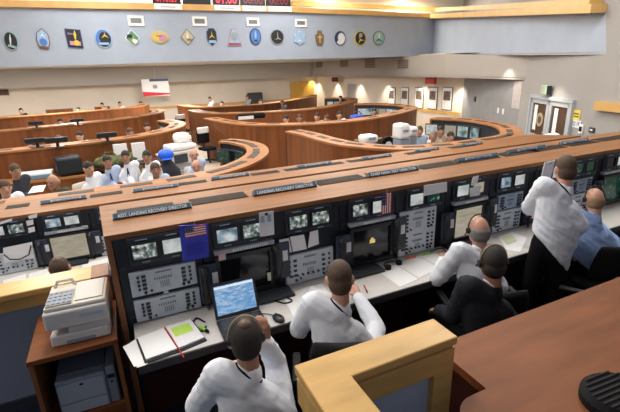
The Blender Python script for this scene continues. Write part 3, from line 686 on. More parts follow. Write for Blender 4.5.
# ================================================================== LOW WALL, PRINTERS, PARTITION, DESK
mb = MB().span((-5, 3.12, FL), (-.20, 3.22, .90)); struct('wall_low', mb, mat('blue_grey_fabric', (.24, .29, .38), .95, bump=.1, bscale=250))
struct('trim_11', MB().span((-5, 3.05, .90), (-.33, 3.27, .945), .008), W_BLOND)
struct('trim_12', MB().span((-5, 3.095, .80), (-.33, 3.118, .90)), W_BLOND)
struct('trim_13', MB().span((-.33, 3.05, 0), (-.215, 3.27, .945)), W_END)
struct('baseboard_low', MB().span((-5, 3.10, 0.001), (-.34, 3.12, .09)), BLK2)
t = thing('printer_cabinet', 'open-fronted wooden cabinet holding one printer and carrying another', 'cabinet', (-.445, 2.80, 0))
MB().span((-.245, -.28, .70), (.245, .26, .735), .004).ob('top', W_DESK, t)
MB().span((-.24, -.27, 0), (-.215, .25, .70)).ob('side_panel', W_END, t); MB().span((.215, -.27, 0), (.24, .25, .70)).ob('side_panel', W_END, t)
MB().span((-.214, -.26, .22), (.214, .24, .245)).ob('shelf', W_DESK, t); MB().span((-.214, .232, .246), (.214, .25, .699)).ob('back_panel', W_DARK, t)
MB().span((-.214, -.25, .03), (.214, -.235, .219)).ob('lower_panel', W_DESK, t)
MB().span((-.72, 2.98, 0), (-.694, 3.04, .78)).ob('stop', W_END) if False else None
# printer on the cabinet
t = thing('printer', 'cream and pale grey office printer on top of the wooden cabinet', 'printer', (-.39, 2.765, .736), math.radians(-3))
MB().span((-.165, -.17, .0), (.165, .15, .075), .012).ob('base_tray', PRN, t)
MB().span((-.06, -.165, .076), (.17, .15, .115), .004).span((-.168, -.02, .076), (-.06, .15, .115), .004).ob('mid_body', PRN, t)
MB().span((-.175, -.178, .116), (.175, .155, .235), .014).ob('body', PRN, t)
MB().span((-.165, -.16, .235), (.172, .15, .262), .010).ob('lid', PRNT, t)
MB().span((.0, -.13, .262), (.155, .13, .270), .003).ob('document_glass_cover', mat('printer_cover', (.60, .58, .54), .5), t)
k = MB().span((-.155, -.15, .262), (-.015, .06, .272), .003).ob('control_panel', mat('printer_keys', (.66, .60, .50), .5), t); g = MB()
for i in range(5):
    for j in range(4): g.box((-.14+.028*i, -.13+.045*j, .275), (.016, .018, .006))
g.box((-.084, -.06, .2725), (.14, .17, .003)); g.ob('key_field', PRNG, k)
MB().tube([(-.14, .12, .262), (-.12, .125, .30), (-.04, .125, .30), (-.02, .12, .262)], .012).ob('handle', PRNT, t)
MB().span((.02, -.181, .175), (.15, -.177, .20)).ob('badge', mat('badge_blue_grey', (.45, .52, .62), .5), t)
MB().span((-.08, -.173, .01), (.08, -.169, .03)).ob('tray_grip', PRNG, t)
# printer inside
t = thing('printer', 'grey laser printer on the shelf inside the wooden cabinet', 'printer', (-.425, 2.72, .246), math.radians(-3))
MB().span((-.165, -.155, 0), (.12, .17, .26), .012).ob('body', PRNG, t); MB().span((.121, -.15, .0), (.178, .17, .285), .012).ob('side_body', PRNG, t)
MB().prism([(-.155, -.10, .262), (.115, -.10, .262), (.115, .165, .30), (-.155, .165, .30)], .012).ob('output_tray', PRND, t)
MB().span((-.155, -.162, .095), (.11, -.156, .235), .004).ob('front_cover', mat('printer_front', (.42, .46, .52), .5), t)
MB().span((-.155, -.163, .01), (.11, -.156, .085), .004).ob('paper_drawer', mat('printer_front', (.42, .46, .52), .5), t)
MB().span((.13, -.158, .20), (.172, -.151, .225)).ob('display', BLK, t)
MB().cyl((.15, -.158, .17), (.15, -.150, .17), .007, n=12).ob('button', BLK, t)
MB().box((-.02, -.163, .215), (.02, .004, .012)).ob('badge', BLK, t)
# blond partition at the front
PZ = 1.32
t = thing('partition', 'blond wood framed half-height partition with a grey fabric panel, in the foreground', 'partition', (.432, 1.122, 0)); KP = .933
MB().prism([(0*KP, 0*KP, PZ-.035), (0*KP, -.75*KP, PZ-.035), (.165*KP, -.75*KP, PZ-.035), (.165*KP, -.15*KP, PZ-.035), (.665*KP, -.15*KP, PZ-.035), (.665*KP, 0*KP, PZ-.035)], .035).ob('cap_rail', W_BLOND, t)
o = t.children[-1]; bv = o.modifiers.new('b', 'BEVEL'); bv.width = .006; bv.segments = 2; bv.limit_method = 'ANGLE'
MB().span((.012*KP, -.738*KP, PZ-.05), (.153*KP, -.012*KP, PZ-.0355)).span((.153*KP, -.138*KP, PZ-.05), (.652*KP, -.012*KP, PZ-.0355)).ob('groove_strip', mat('groove_wood', (.42, .25, .08), .5), t)
MB().span((.166*KP, -.143*KP, PZ-.15), (.66*KP, -.007*KP, PZ-.0505), .003).ob('front_rail', W_BLOND, t)
MB().span((.56*KP, -.143*KP, .32), (.66*KP, -.007*KP, PZ-.1505), .003).ob('end_stile', W_BLOND, t)
MB().span((.006*KP, -.744*KP, PZ-.16), (.16*KP, -.007*KP, PZ-.0505), .003).ob('side_rail', W_BLOND, t)
MB().span((.166*KP, -.115*KP, .32), (.559*KP, -.03*KP, PZ-.1505)).span((.02*KP, -.72*KP, .32), (.15*KP, -.02*KP, PZ-.1605)).ob('fabric_panel', mat('grey_panel_fabric', (.36, .41, .50), .95, bump=.1, bscale=250), t)
MB().span((.006*KP, -.744*KP, 0), (.66*KP, -.007*KP, .3195)).ob('plinth', W_BLOND, t)
# foreground desk
CZ = 1.10
t = thing('wooden_desk', 'large reddish wooden L-shaped desk in the right foreground', 'desk', (0, 0, 0))
MB().prism([(1.145, .905, CZ-.04), (3.7, .905, CZ-.04), (3.7, 1.20, CZ-.04), (1.145, 1.20, CZ-.04)], .04).ob('counter_top', W_DESK, t)
c = [V((1.06+.12*math.cos(a)-.0, .785+.12*math.sin(a), CZ-.04)) for a in [PI/2+PI/2*i/8 for i in range(9)]]
MB().prism([(3.7, .20, CZ-.04), (3.7, .904, CZ-.04)]+c+[(.94, .20, CZ-.04)], .0405).ob('desk_top', W_DESK, t)
MB().span((1.15, .93, .30), (3.65, 1.17, CZ-.041)).ob('front_body', W_DARK, t)
MB().span((1.35, .25, .30), (1.40, .90, CZ-.041)).ob('pedestal', W_DARK, t)
struct('floor_platform', MB().span((-.8, -3, 0.0), (6, .90, .30)).span((1.146, .90, 0), (3.7, 1.19, .30)), mat('blue_grey_carpet', (.09, .12, .17), .95, bump=.2, bscale=300))
sp = atz(617, 402, CZ); t = thing('desk_speaker', 'black ribbed speaker lying on the wooden desk at the lower right corner', 'speaker', (sp.x, sp.y, CZ+.001), math.radians(-4))
MB().loft([((0, 0, 0), (.135, 0, 0), (0, .115, 0)), ((0, 0, .03), (.135, 0, 0), (0, .115, 0)), ((0, 0, .05), (.115, 0, 0), (0, .095, 0))], 32).ob('case', RUB, t, smooth=False)
g = MB()
for i in range(9):
    y = -.085+.021*i; w = .115*math.sqrt(max(0, 1-(y/.098)**2)); g.cap((-w*.95, y, .050), (w*.95, y, .050), .0055, n=8)
g.ob('rib', mat('rib_grey', (.010, .010, .011), .8), t, smooth=True)

# ================================================================== THINGS ON THE NEAR DESK
def sheet(name, lab, pts, m=PAPER, z=DZ, h=.0025, grp=None, cat='paper', curl=0.):
    P = [atz(u, v, z) for u, v in pts]; c = sum(P, V())/len(P); c.z = z+.0008
    return tag(MB().prism([p-c for p in P], h).ob(name, m, None, c), lab, cat, grp)
# binder
t = thing('binder', 'open black binder with white pages, one highlighted green, at the desk\'s left end', 'binder', atz(172, 343, DZ)+V((0, 0, .001)))
o0 = V(t.location)
def bp(pts, z, h, nm, m, par=None):
    P = [atz(u, v, DZ)-o0+V((0, 0, z)) for u, v in pts]; return MB().prism(P, h).ob(nm, m, par or t)
bp([(136, 340), (164.5, 328.5), (192, 320), (207, 341), (179, 353), (145, 364)], 0, .006, 'cover', BLKP)
bp([(138, 340), (164, 330), (177.5, 350.5), (146.5, 361.5)], .007, .010, 'page', PAPER)
rp = bp([(165.8, 329), (191, 321.5), (204.5, 339.5), (179, 350.5)], .007, .012, 'page', PAPERD)
bp([(171, 331), (189, 325.5), (194, 333), (176, 339.5)], .0193, .0006, 'highlighted_lines', mat('highlight_green', (.50, .75, .12), .8), rp)
MB().tube([atz(165, 330, DZ)-o0+V((0, 0, .021)), atz(172, 340, DZ)-o0+V((0, 0, .021)), atz(179, 351.5, DZ)-o0+V((0, 0, .020)), atz(184, 358, DZ)-o0+V((0, 0, .004))], .0035, 6).ob('ribbon', REDM, t)
for i, (pts, l) in enumerate([([(130, 343), (139, 337), (150, 361), (146, 365), (137, 368)], 'loose white sheets sticking out left of the open binder'), ([(123, 347), (131, 343), (141, 366), (134, 367)], 'outermost loose sheet at the very left end of the near desk')]):
    sheet('paper_sheet', l, pts, z=DZ, h=.002+.001*i)
# laptop
hA, hB = atz(218.5, 320.5, DZ+.025), atz(258, 310, DZ+.025); lw = (hB-hA).length; la = math.atan2(hB.y-hA.y, hB.x-hA.x)
c = (hA+hB)/2; t = thing('laptop', 'open black laptop with a light blue screen on the near desk', 'laptop', (c.x, c.y, DZ+.001), la)
LW = lw+.03
MB().span((-LW/2, -.235, 0), (LW/2, .005, .022), .006).ob('base', BLKP, t)
g = MB()
for j in range(5):
    for i in range(13): g.box((-LW/2+.03+(LW-.06)*(i+.5)/13, -.025-.022*j, .0235), ((LW-.06)/13*.8, .017, .004))
g.box((0, -.069, .0225), (LW-.05, .115, .002)); g.ob('key_field', BLK2, t); MB().span((-.045, -.215, .0222), (.045, -.155, .0235)).ob('touchpad', BLK2, t)
tl = M.Rotation(-math.radians(20), 3, 'X'); LH = .235
lid = MB().box((0, .004, LH/2), (LW, .010, LH), .004)
for v in lid.bm.verts: v.co = tl @ v.co + V((0, .004, .022))
lid = lid.ob('lid', BLKP, t)
sc_ = MB().box((0, -.0022, LH/2+.004), (LW-.036, .003, LH-.044))
for v in sc_.bm.verts: v.co = tl @ v.co + V((0, .004, .022))
sc_ = sc_.ob('screen', S_LAP, lid)
sb = MB().box((0, -.0042, LH-.030), (LW-.04, .001, .012))
for v in sb.bm.verts: v.co = tl @ v.co + V((0, .004, .022))
sb.ob('title_bar', mat('title_bar_pale', (.75, .85, .95), .4, emit=.9), sc_)
def pen(name, lab, u0, v0, u1, v1, m, r=.005, capm=None):
    a, b = atz(u0, v0, DZ+.008), atz(u1, v1, DZ+.008); c = (a+b)/2; c.z = DZ+r+.001
    t = thing(name, lab, 'pen', c); d = (b-a)/2; d.z = 0
    MB().cap(-d, d*.55, r, n=10).ob('barrel', m, t, smooth=True); MB().cap(d*.56, d, r*1.1, r*.9, n=10).ob('cap', capm or m, t, smooth=True)
pen('highlighter', 'fat green highlighter with a black cap, left of the laptop', 200, 327, 208, 332, GREEN, .010, RUB)
pen('pen', 'red and black pen lying right of the brown-haired man', 364, 285, 367.5, 292, REDM, .005, RUB)
pen('marker', 'orange marker in front of the tall grey panel', 406, 258, 415, 257, ORNG, .009)
pen('highlighter', 'green highlighter left of the keyboard by the balding man', 423, 255, 431, 253, GREEN, .008)
m_ = atz(278.5, 318, DZ+.015); t = thing('computer_mouse', 'black computer mouse on the desk right of the laptop', 'mouse', (m_.x, m_.y, DZ+.001), .25)
MB().ell((0, 0, .012), (.033, .055, .022), u=18, v=12).ob('body', BLKP, t, smooth=True); MB().cyl((-.004, .03, .032), (.004, .03, .032), .006, n=12).ob('wheel', BLK2, t)
MB().tube([(0, .055, .008), (-.02, .10, .006), (-.09, .17, .006), (-.10, .22, .006)], .003, 5).ob('cable', RUB, t, smooth=True)
for (u, v, w, l) in [(270, 295, .34, 'black keyboard behind the laptop\'s right edge'), (357, 272, .44, 'black keyboard under the monitor with the yellow mark'), (460, 241, .42, 'dark keyboard under the lit beige monitor'), (400, 268, .0, '')]:
    if w: p = atz(u, v, DZ+.02); keyboard(l, p.x, min(p.y, YF-.085), DZ+.001, w)
p = atz(68, 259, BZ+.02); keyboard('dark keyboard under the second row\'s beige document monitor', p.x+.02, YB-.095, BZ+.001, .40)
for pts, l in [([(283, 297), (307, 287), (322, 284), (336, 302), (316, 320), (296, 322)], 'white sheets under the brown-haired man\'s left arm'),
               ([(378, 271), (396, 265), (418, 279), (400, 287)], 'white papers on the desk right of the brown-haired man'),
               ([(396, 264), (418, 256.5), (439, 268), (419, 278)], 'white papers between the orange marker and the balding man'),
               ([(418, 256), (436, 253), (450, 264), (440, 267)], 'white sheet just left of the balding man\'s arm'),
               ([(498, 237), (512, 232), (527, 238), (520, 252), (507, 250)], 'pale papers on the desk left of the standing man\'s trousers')]:
    sheet('paper_sheet', l, pts)
sheet('paper_sheet', 'sheet with green lines lying at the standing man\'s desk edge', [(502, 238), (512, 235), (517, 241), (507, 244)], mat('pale_green_paper', (.62, .70, .45), .8), z=DZ+.006)
# sheet held up beside the brown-haired man's hand
a = atz(316, 292, DZ+.03); t = MB(); rr = []
for k in range(9):
    q = PI*k/8; rr.append([t.bm.verts.new(V((-.055+.11*k/8, y, .04*math.sin(q)))) for y in (-.10, .10)])
for r1_, r2_ in zip(rr, rr[1:]): t.bm.faces.new((r1_[0], r1_[1], r2_[1], r2_[0]))
t = t.ob('curled_page', PAPER, None, (a.x+.03, a.y-.03, DZ+.0085), True, .5); sd_ = t.modifiers.new('s', 'SOLIDIFY'); sd_.thickness = .0012; tag(t, 'curled white page beside the brown-haired man\'s left hand', 'paper')
p = atz(392, 264, DZ+.02); t = thing('headset', 'black headset lying on the desk by the tall grey panel', 'headset', (p.x, p.y, DZ+.001))
MB().tube([(.07*math.cos(q), .05*math.sin(q), .015) for q in [PI*1.2*i/12 for i in range(13)]], .006).ob('band', BLKP, t, smooth=True)
MB().cyl((.07, 0, .002), (.07, 0, .03), .026).ob('ear_cup', RUB, t); MB().cyl((-.06, -.03, .002), (-.06, -.03, .03), .026).ob('ear_cup', RUB, t)
for pts, l in [([(233, 333), (206, 338)], '')]: pass
for pts, l in [([(205, 322), (196, 318), (193, 327), (202, 331), (206, 326)], 'black coiled cable on the desk under the leftmost phone'), ([(272, 300), (285, 303), (292, 300), (281, 296)], 'black cable curling on the desk behind the mouse'), ([(430, 252), (441, 248), (448, 253), (455, 254)], 'black cable on the desk left of the dark keyboard by the balding man')]:
    P = [atz(u, v, DZ+.007) for u, v in pts]; c = P[0].copy(); S = spline([(q.x-c.x, q.y-c.y) for q in P], 6)
    tag(MB().tube([V((q.x, q.y, 0)) for q in S], .005, 6).ob('cable', RUB, None, (c.x, c.y, DZ+.0065), True), l, 'cable')
# papers, flags and folders on the console face
def face_sheet(name, lab, pts, y, m=PAPER, th=.003, cat='paper', grp=None):
    P = [aty(u, v, y) for u, v in pts]; c = sum(P, V())/len(P)
    return tag(MB().prism([p-c for p in P], th, V((0, 1, 0))).ob(name, m, None, c), lab, cat, grp), c
YS = YF-.0455
o, c = face_sheet('blue_folder', 'bright blue folder hanging on the console face under a small flag', [(179, 226), (208, 224), (209, 257), (183, 262)], YS, BLUEF, .008, 'folder')
for k in range(5): MB().box((-.004, -.001, -.01-.018*k), (.11, .003, .004)).ob('text_line', mat('folder_line', (.01, .015, .30), .5), o)
def flag(lab, w, h, loc, vertical=False, tilt=0.):
    t = thing('flag', lab, 'flag', loc); 
    for k in range(9):
        z = h/2-h*(k+.5)/9
        MB().box((0, 0, z) if not vertical else (-w/2+w*(k+.5)/9, 0, 0), (w, .004, h/9) if not vertical else (w/9, .004, h)).ob('stripe', REDM if k % 2 == 0 else WHT, t)
    MB().box((-w*.29, -.0005, h*.22), (w*.42, .006, h*.56)).ob('canton', NAVY, t); g = MB()
    for i in range(4):
        for j in range(3): g.box((-w*.29+w*.10*(i-1.5), -.004, h*.22+h*.17*(j-1)), (w*.025, .002, w*.025))
    g.ob('star_field', WHT, t)
    MB().cyl((0, 0, h/2), (0, 0, h/2+.03), .003, n=8).ob('hook', STEEL, t); return t
p = aty(195.5, 231, YS-.014); flag('small striped flag hung over the bright blue folder', .135, .072, p, tilt=.0)
p = aty(386.5, 203.5, YF-.075); flag('striped flag hanging beside the tall grey panel', .095, .165, p, True)
tp, c = face_sheet('printed_sheet', 'printed sheet clipped below LANDING RECOVERY DIRECTOR', [(259, 213), (273.5, 211), (274.5, 234.5), (260, 237)], YS, PAPERD)
for i in range(2): MB().box((-.03+.05*i, -.002, .04), (.028, .003, .05)).ob('figure', PANELB, tp)
MB().box((0, -.004, .075), (.022, .01, .02), .004).ob('clip', BLKP, tp)
for pts, l in [([(279, 240), (289, 238), (292, 252), (283, 254)], 'leftmost of three white papers over the grey panel by the brown-haired man'), ([(290, 237), (304, 234.5), (307, 249), (293, 252)], 'middle of three white papers over the grey panel by the brown-haired man'), ([(310, 232), (318, 230), (319, 244), (308, 248)], 'rightmost of three white papers over the grey panel by the brown-haired man')]:
    face_sheet('paper_note', l, pts, YF-.034)
face_sheet('paper_note', 'wide white sheet stuck over the monitor housings above the lit beige monitor', [(424, 185.5), (447, 182), (447, 191.5), (424, 196)], YS)
face_sheet('paper_note', 'small tilted note above the balding man\'s console', [(473, 177), (479, 175.5), (477, 184.5), (471, 186)], YS)
face_sheet('paper_note', 'second small note below the tilted one above the balding man', [(470, 188), (481, 185.5), (480, 195), (470, 197)], YS, PAPERD)
face_sheet('sticky_note', 'pink sticky note above the dark monitor behind the laptop', [(218.5, 255), (225.5, 253.5), (226, 259.5), (219, 261)], YF-.055, mat('pink_note', (.80, .50, .52), .8))
face_sheet('sticky_note', 'pale yellow notes below the phone beside the three papers', [(267, 273), (276, 271), (277, 279), (268, 281)], YF-.045, mat('pale_yellow_note', (.70, .72, .55), .8))
t, c = face_sheet('clipboard', 'white clipboard sheet standing on the console left of the standing man\'s head', [(545, 162.5), (555.5, 160), (549.5, 183), (539.5, 184)], YF-.10, PAPER, .006, 'clipboard')
MB().box((.02, -.004, .088), (.04, .012, .02), .004).ob('clip', STEEL, t)
# second row: papers
for pts, l in [([(3, 248), (32, 242), (34, 258), (4, 263)], 'large white sheet over the leftmost panel of the second row')]:
    o, c = face_sheet('paper_note', l, pts, YB-.05); MB().tube([(-.13, -.008, .01), (-.09, -.010, -.055), (0, -.010, -.075), (.09, -.010, -.04), (.13, -.008, .06)], .006, 6).ob('cord', RUB, o, smooth=True)
for i, (pts, l) in enumerate([([(28, 216), (37, 213.5), (37, 217.5), (29, 219)], 'topmost of three white labels left of the second row\'s document monitor'), ([(26, 221), (33, 219.5), (33.5, 224.5), (27, 226)], 'middle of three white labels left of the second row\'s document monitor'), ([(28, 228), (34.5, 226.5), (35, 231.5), (28.5, 233)], 'lowest of three white labels left of the second row\'s document monitor')]):
    face_sheet('label_card', l, pts, YB-.0455)
face_sheet('label_card', 'long white label at the left edge above the second row\'s panel', [(0, 222), (12, 218.5), (12, 221), (0, 224.5)], YB-.0455)
for pts, l in [([(3, 281), (26, 274), (27, 284), (5, 289)], 'white open notebook page left of the second row\'s seated head'), ([(29, 274), (51, 268), (52, 279), (29, 284)], 'white page right beside the notebook on the second row\'s desk'), ([(72, 268), (80, 266), (81, 273), (72, 275)], 'yellowish pad right of the second row\'s seated head'), ([(82, 264), (108, 258), (109, 267), (83, 272)], 'white sheets at the right end of the second row\'s desk')]:
    sheet('paper_sheet', l, pts, PAPER if 'yellow' not in l else mat('pad_cream', (.72, .66, .45), .8), z=BZ, h=.004)

# ================================================================== PEOPLE NEAR
person('person in a white shirt and headset at the laptop, dark hair with a thin crown', (.375, 1.535, 0), -.20, wide=1.08, lean=.12, hands=[(.22, 1.95, .66), (.51, 1.70, 1.0)], hints=[(-.5, -.1, -.6), (.25, .10, -1)],
       skin=SK2, hair=H_DK, hst='crown', headset='pale', lanyard=True, vox=.007, hpit=.12, hdir=(None, (-.1, .15, 1)), scale=.95)
person('person with short brown hair in a white shirt, seated beyond the blond partition', (.985, 1.755, 0), -.40, wide=1.2, lean=.22, hands=[(.99, 2.26, .79), (1.34, 2.16, .79)], hints=[(-.8, -.5, -.9), (.8, -.5, -.8)],
       skin=SKP, hair=H_BR, hst='full', lanyard=True, vox=.007, hpit=.25, scale=.97)
person('person with a balding grey head and headset in a white shirt, leaning on the desk', (2.27, 1.95, 0), -.38, wide=1.1, lean=.16, hands=[(2.24, 2.33, .79), (2.46, 2.30, .79)], hints=[(-.9, -.5, -.5), (.6, -.3, -.5)],
       skin=SKP, hair=H_GR, hst='fringe', headset='black', vox=.007, hpit=.2, scale=.97)
person('person in a black suit jacket with black hair and a headset band', (1.94, 1.555, 0), -.26, wide=1.2, lean=.08, hands=[(1.88, 1.95, .64), (2.26, 1.88, .64)], hints=[(-.3, -.3, -1), (.5, -.3, -1)],
       shirt=SUIT, skin=SK2, hair=H_DK, hst='full', headset='pale', vox=.007, hpit=.05, hyaw=-.2, scale=.97)
person('person standing in a white shirt and black trousers with brown hair', (3.09, 2.01, 0), -.66, wide=1.15, sit=False, lean=.05, side=.09, hands=[(3.30, 2.22, 1.04), (3.32, 2.26, .98)], hints=[(-.9, .6, -.35), (.8, -.5, -.6)],
       skin=SKP, hair=H_BR, hst='full', lanyard=True, vox=.007, hyaw=.10, hpit=.2, scale=.96)
person('person with a bald head in a blue striped shirt, seated at the right edge', (3.67, 1.98, 0), -.60, wide=1.2, lean=.24, hands=[(3.74, 2.38, .79), (4.12, 2.28, .79)], hints=[(-.7, -.3, -.5), (.8, -.3, -.5)],
       shirt=SH_ST, skin=SKP, hair=H_BL, hst='fringe', headset='black', vox=.007, hpit=.25, scale=.97)
person('person of whom only a brown-haired head shows over the blond-capped low wall', (-.65, 3.90, FL), -.1, lean=.06, hands=[(-.85, 4.55, BZ+.06), (-.45, 4.62, BZ+.06)], skin=SK1, hair=H_BR, hst='crown', vox=.010)
make_chair('black office chair of the man with the laptop, cut by the lower edge', (.375, 1.535, 0), -.20, back=.94)
make_chair('black office chair of the brown-haired man behind the blond partition', (.985, 1.75, 0), -.40, back=1.0)
make_chair('black office chair of the balding man, behind the man in the suit', (2.27, 1.93, 0), -.38, back=.84)
make_chair('black office chair of the man in the black suit', (1.905, 1.55, 0), -.52, back=.84)
make_chair('black office chair pushed back behind the standing man', (2.75, 1.52, 0), .5, back=.90)
make_chair('black office chair of the bald man in the striped shirt, at the right edge', (3.74, 1.97, 0), -.45, back=.84)
make_chair('empty black office chair near the right edge, between the striped shirt and the desk', (3.62, 1.40, 0), -.5, back=.96)
make_chair('dark office chair of the person below the low wall', (-.65, 3.88, FL), -.1, back=.86)

# ================================================================== CURVED CONSOLE ROWS ON THE MAIN FLOOR
ZR = .85
def arc_row(lab, pts, w=.46, screens=(), vents=10, ztop=ZR, k=6, desk=.40, arms=()):
    path = spline(pts, k); n = len(path); t = thing('curved_console_row', lab, 'console row', (0, 0, 0))
    mb = MB(); ribbon(mb, path, 0, .05, FL+.001, ztop-.045); mb.ob('back_panel', W_ROW, t, smooth=False)
    mb = MB(); ribbon(mb, path, -.02, w, ztop-.044, ztop); mb.ob('top', W_RTOP, t)
    mb = MB(); ribbon(mb, path, w-.10, w-.04, FL+.72, ztop-.045); face = mb.ob('console_face', BLK, t)
    mb = MB(); ribbon(mb, path, w-.05, w+desk, FL+.68, FL+.715); mb.ob('desk', DESKW, t)
    mb = MB(); ribbon(mb, path, w-.12, w-.06, FL+.001, FL+.679); mb.ob('kick_panel', BLK, t)
    for e in (0, -1):
        p = path[e]; q = offs(path, w)[e]; r_ = path[1] if e == 0 else path[-2]; d = (r_-p).normalized()*.05
        MB().prism([(p.x, p.y, FL+.001), (q.x, q.y, FL+.001), (q.x+d.x, q.y+d.y, FL+.001), (p.x+d.x, p.y+d.y, FL+.001)], ztop-FL-.046).ob('end_panel', W_ROW if not (e == 0 and arms) else BLK, t)
    mid = offs(path, w*.55)
    for i in range(vents):
        f = (i+.5)/vents*(n-1); a = int(f); p = mid[a]; d = (mid[min(a+1, n-1)]-mid[max(a-1, 0)]).normalized()
        MB().box((p.x, p.y, ztop+.003), (.42, .13, .008), rz=math.atan2(d.y, d.x)).ob('vent', VENTM, t)
    fc = offs(path, w-.03)
    for (f, m, sw, sh) in screens:
        a = f*(n-1); i = min(int(a), n-2); p = fc[i].lerp(fc[i+1], a-i); d = (fc[i+1]-fc[i]).normalized()
        MB().box((p.x, p.y, ztop-.32), (sw+.06, .05, sh+.06), .005, rz=math.atan2(d.y, d.x)).ob('monitor', BLK2, face)
        nn = V((-d.y, d.x, 0)); q = p+nn*.028
        MB().box((0, 0, 0), (sw, .006, sh), rz=math.atan2(d.y, d.x)).ob('screen', m, face, (q.x, q.y, ztop-.32))
    return t
def scr_run(a, b, n, ms=(S_FAR, S_WHT, S_DOC, S_FAR)): return [(a+(b-a)*i/max(1, n-1), ms[i % len(ms)], .34, .26) for i in range(n)]
arc_row('left curved wooden console row nearest the camera, behind the second straight row', [(-5.5, 10.55), (-3.9, 10.5), (-2.3, 10.6), (-1.2, 10.75), (.1, 10.98), (1.0, 11.55), (1.72, 12.5), (1.98, 13.7), (1.72, 14.9)], screens=scr_run(.72, .97, 5))
arc_row('middle left curved wooden console row, between two other rows', [(-6.5, 14.5), (-4.8, 14.7), (-3.1, 15.05), (-1.65, 15.55), (.2, 16.3), (1.5, 17.5), (1.95, 18.7), (1.9, 19.8)], screens=scr_run(.78, .97, 3))
arc_row('farthest left curved wooden console row, in front of the cream back wall', [(-8, 19.5), (-6, 19.9), (-4.05, 20.3), (-2.0, 20.75), (.3, 21.6), (1.4, 22.6), (1.8, 24)], screens=scr_run(.8, .97, 2))
arc_row('short curved wooden console end that emerges behind the second straight row, left of the aisle', [(-4.5, 5.84), (-2.2, 5.84), (-.6, 5.84), (.8, 5.92), (1.75, 6.35), (2.45, 7.2), (2.72, 8.2), (2.58, 9.0), (2.34, 9.4)], w=.40, screens=scr_run(.82, .97, 3, (S_GRN, S_OFF, S_GRN)), vents=14, arms=(1,))
arc_row('big curved wooden console row curling around the seated crowd at the right', [(3.85, 9.75), (3.95, 9.0), (3.95, 8.0), (4.1, 7.1), (4.7, 6.2), (5.6, 5.87), (6.6, 5.85), (7.4, 5.92), (7.95, 6.2), (8.75, 7.05), (9.1, 7.9), (9.15, 8.9), (8.7, 9.8)], w=.44, screens=[(.86+.045*i, (S_FAR, S_FAR, S_DOC, S_WHT)[i], .32, .28) for i in range(4)], vents=18, arms=(1,))
arc_row('long curved wooden console row right of the aisle, nearest of three', [(2.75, 14.4), (2.95, 13.2), (3.2, 12.25), (3.8, 11.3), (5.2, 10.6), (6.8, 10.6), (8.6, 11.35), (10.2, 12.5), (10.75, 13.9), (10.4, 15.2), (9.6, 15.9)], screens=scr_run(.80, .97, 6), vents=14)
arc_row('middle curved wooden console row right of the aisle', [(2.85, 18.2), (3.0, 16.8), (3.6, 15.7), (5.1, 15.0), (7.0, 14.85), (9.0, 15.95), (11.0, 18.0), (11.3, 19.4), (10.6, 20.4)], screens=scr_run(.8, .97, 5))
arc_row('farthest curved wooden console row right of the aisle, before the yellow door', [(2.9, 21.6), (3.3, 19.8), (4.2, 18.9), (6.4, 18.8), (8.6, 20.2), (10.6, 22.1), (11.4, 23.4)], screens=scr_run(.8, .95, 2))

# ------------------------------------------------------------------ fascia: patches, vents, clocks
YFAS = 15.995
def poly(kind, n=28):
    if kind == 'circle': return [(math.cos(2*PI*i/n), math.sin(2*PI*i/n)) for i in range(n)]
    if kind == 'diamond': return [(0, 1), (.9, 0), (0, -1), (-.9, 0)]
    if kind == 'square': return [(-.9, .95), (.8, .95), (.95, -.95), (-.75, -.95)]
    if kind == 'shield': return [(-.8, .6), (-.4, 1), (.4, 1), (.8, .6), (.8, -.4), (0, -1), (-.8, -.4)]
    if kind == 'badge': return [(-.75, .5), (0, 1), (.75, .5), (.9, -.3), (.6, -1), (-.6, -1), (-.9, -.2)]
    if kind == 'tri': return [(-.3, 1), (.3, 1), (.9, -.7), (1, -1), (-1, -1), (-.9, -.7)]
    if kind == 'star': return [((1 if i % 2 == 0 else .72)*math.cos(PI/2+PI*i/6), (1 if i % 2 == 0 else .72)*math.sin(PI/2+PI*i/6)) for i in range(12)]
    if kind == 'cross': return [(-.4, 1), (.4, 1), (.5, .6), (.9, .4), (.75, -.5), (.5, -1), (-.5, -1), (-.75, -.5), (-.9, .4), (-.5, .6)]
    if kind == 'wing': return [(-.9, -.6), (-.1, .1), (0, .8), (.1, .1), (.9, -.6), (0, -.2)]
    if kind == 'dart': return [(-.15, -.9), (.15, -.9), (.35, .2), (0, 1), (-.35, .2)]
    if kind == 'bar': return [(-1, -.3), (1, -.3), (1, .3), (-1, .3)]
    if kind == 'cres': return [(math.cos(a), math.sin(a)) for a in [PI*.1+PI*1.1*i/10 for i in range(11)]]+[(.7*math.cos(a)+.15, .7*math.sin(a)+.12) for a in [PI*1.2-PI*1.1*i/10 for i in range(11)]]
PC = {k: mat('patch_'+k, c, .6) for k, c in dict(teal=(.25, .42, .40), black=(.012, .014, .022), navy=(.02, .035, .12), blue=(.07, .19, .50), lblue=(.28, .45, .68), yellow=(.62, .48, .06), white=(.70, .72, .72), red=(.42, .04, .05), brown=(.20, .11, .06), beige=(.48, .42, .28), olive=(.16, .17, .10), green=(.08, .25, .16), pink=(.50, .24, .34), grey=(.30, .33, .36), purple=(.20, .13, .30)).items()}
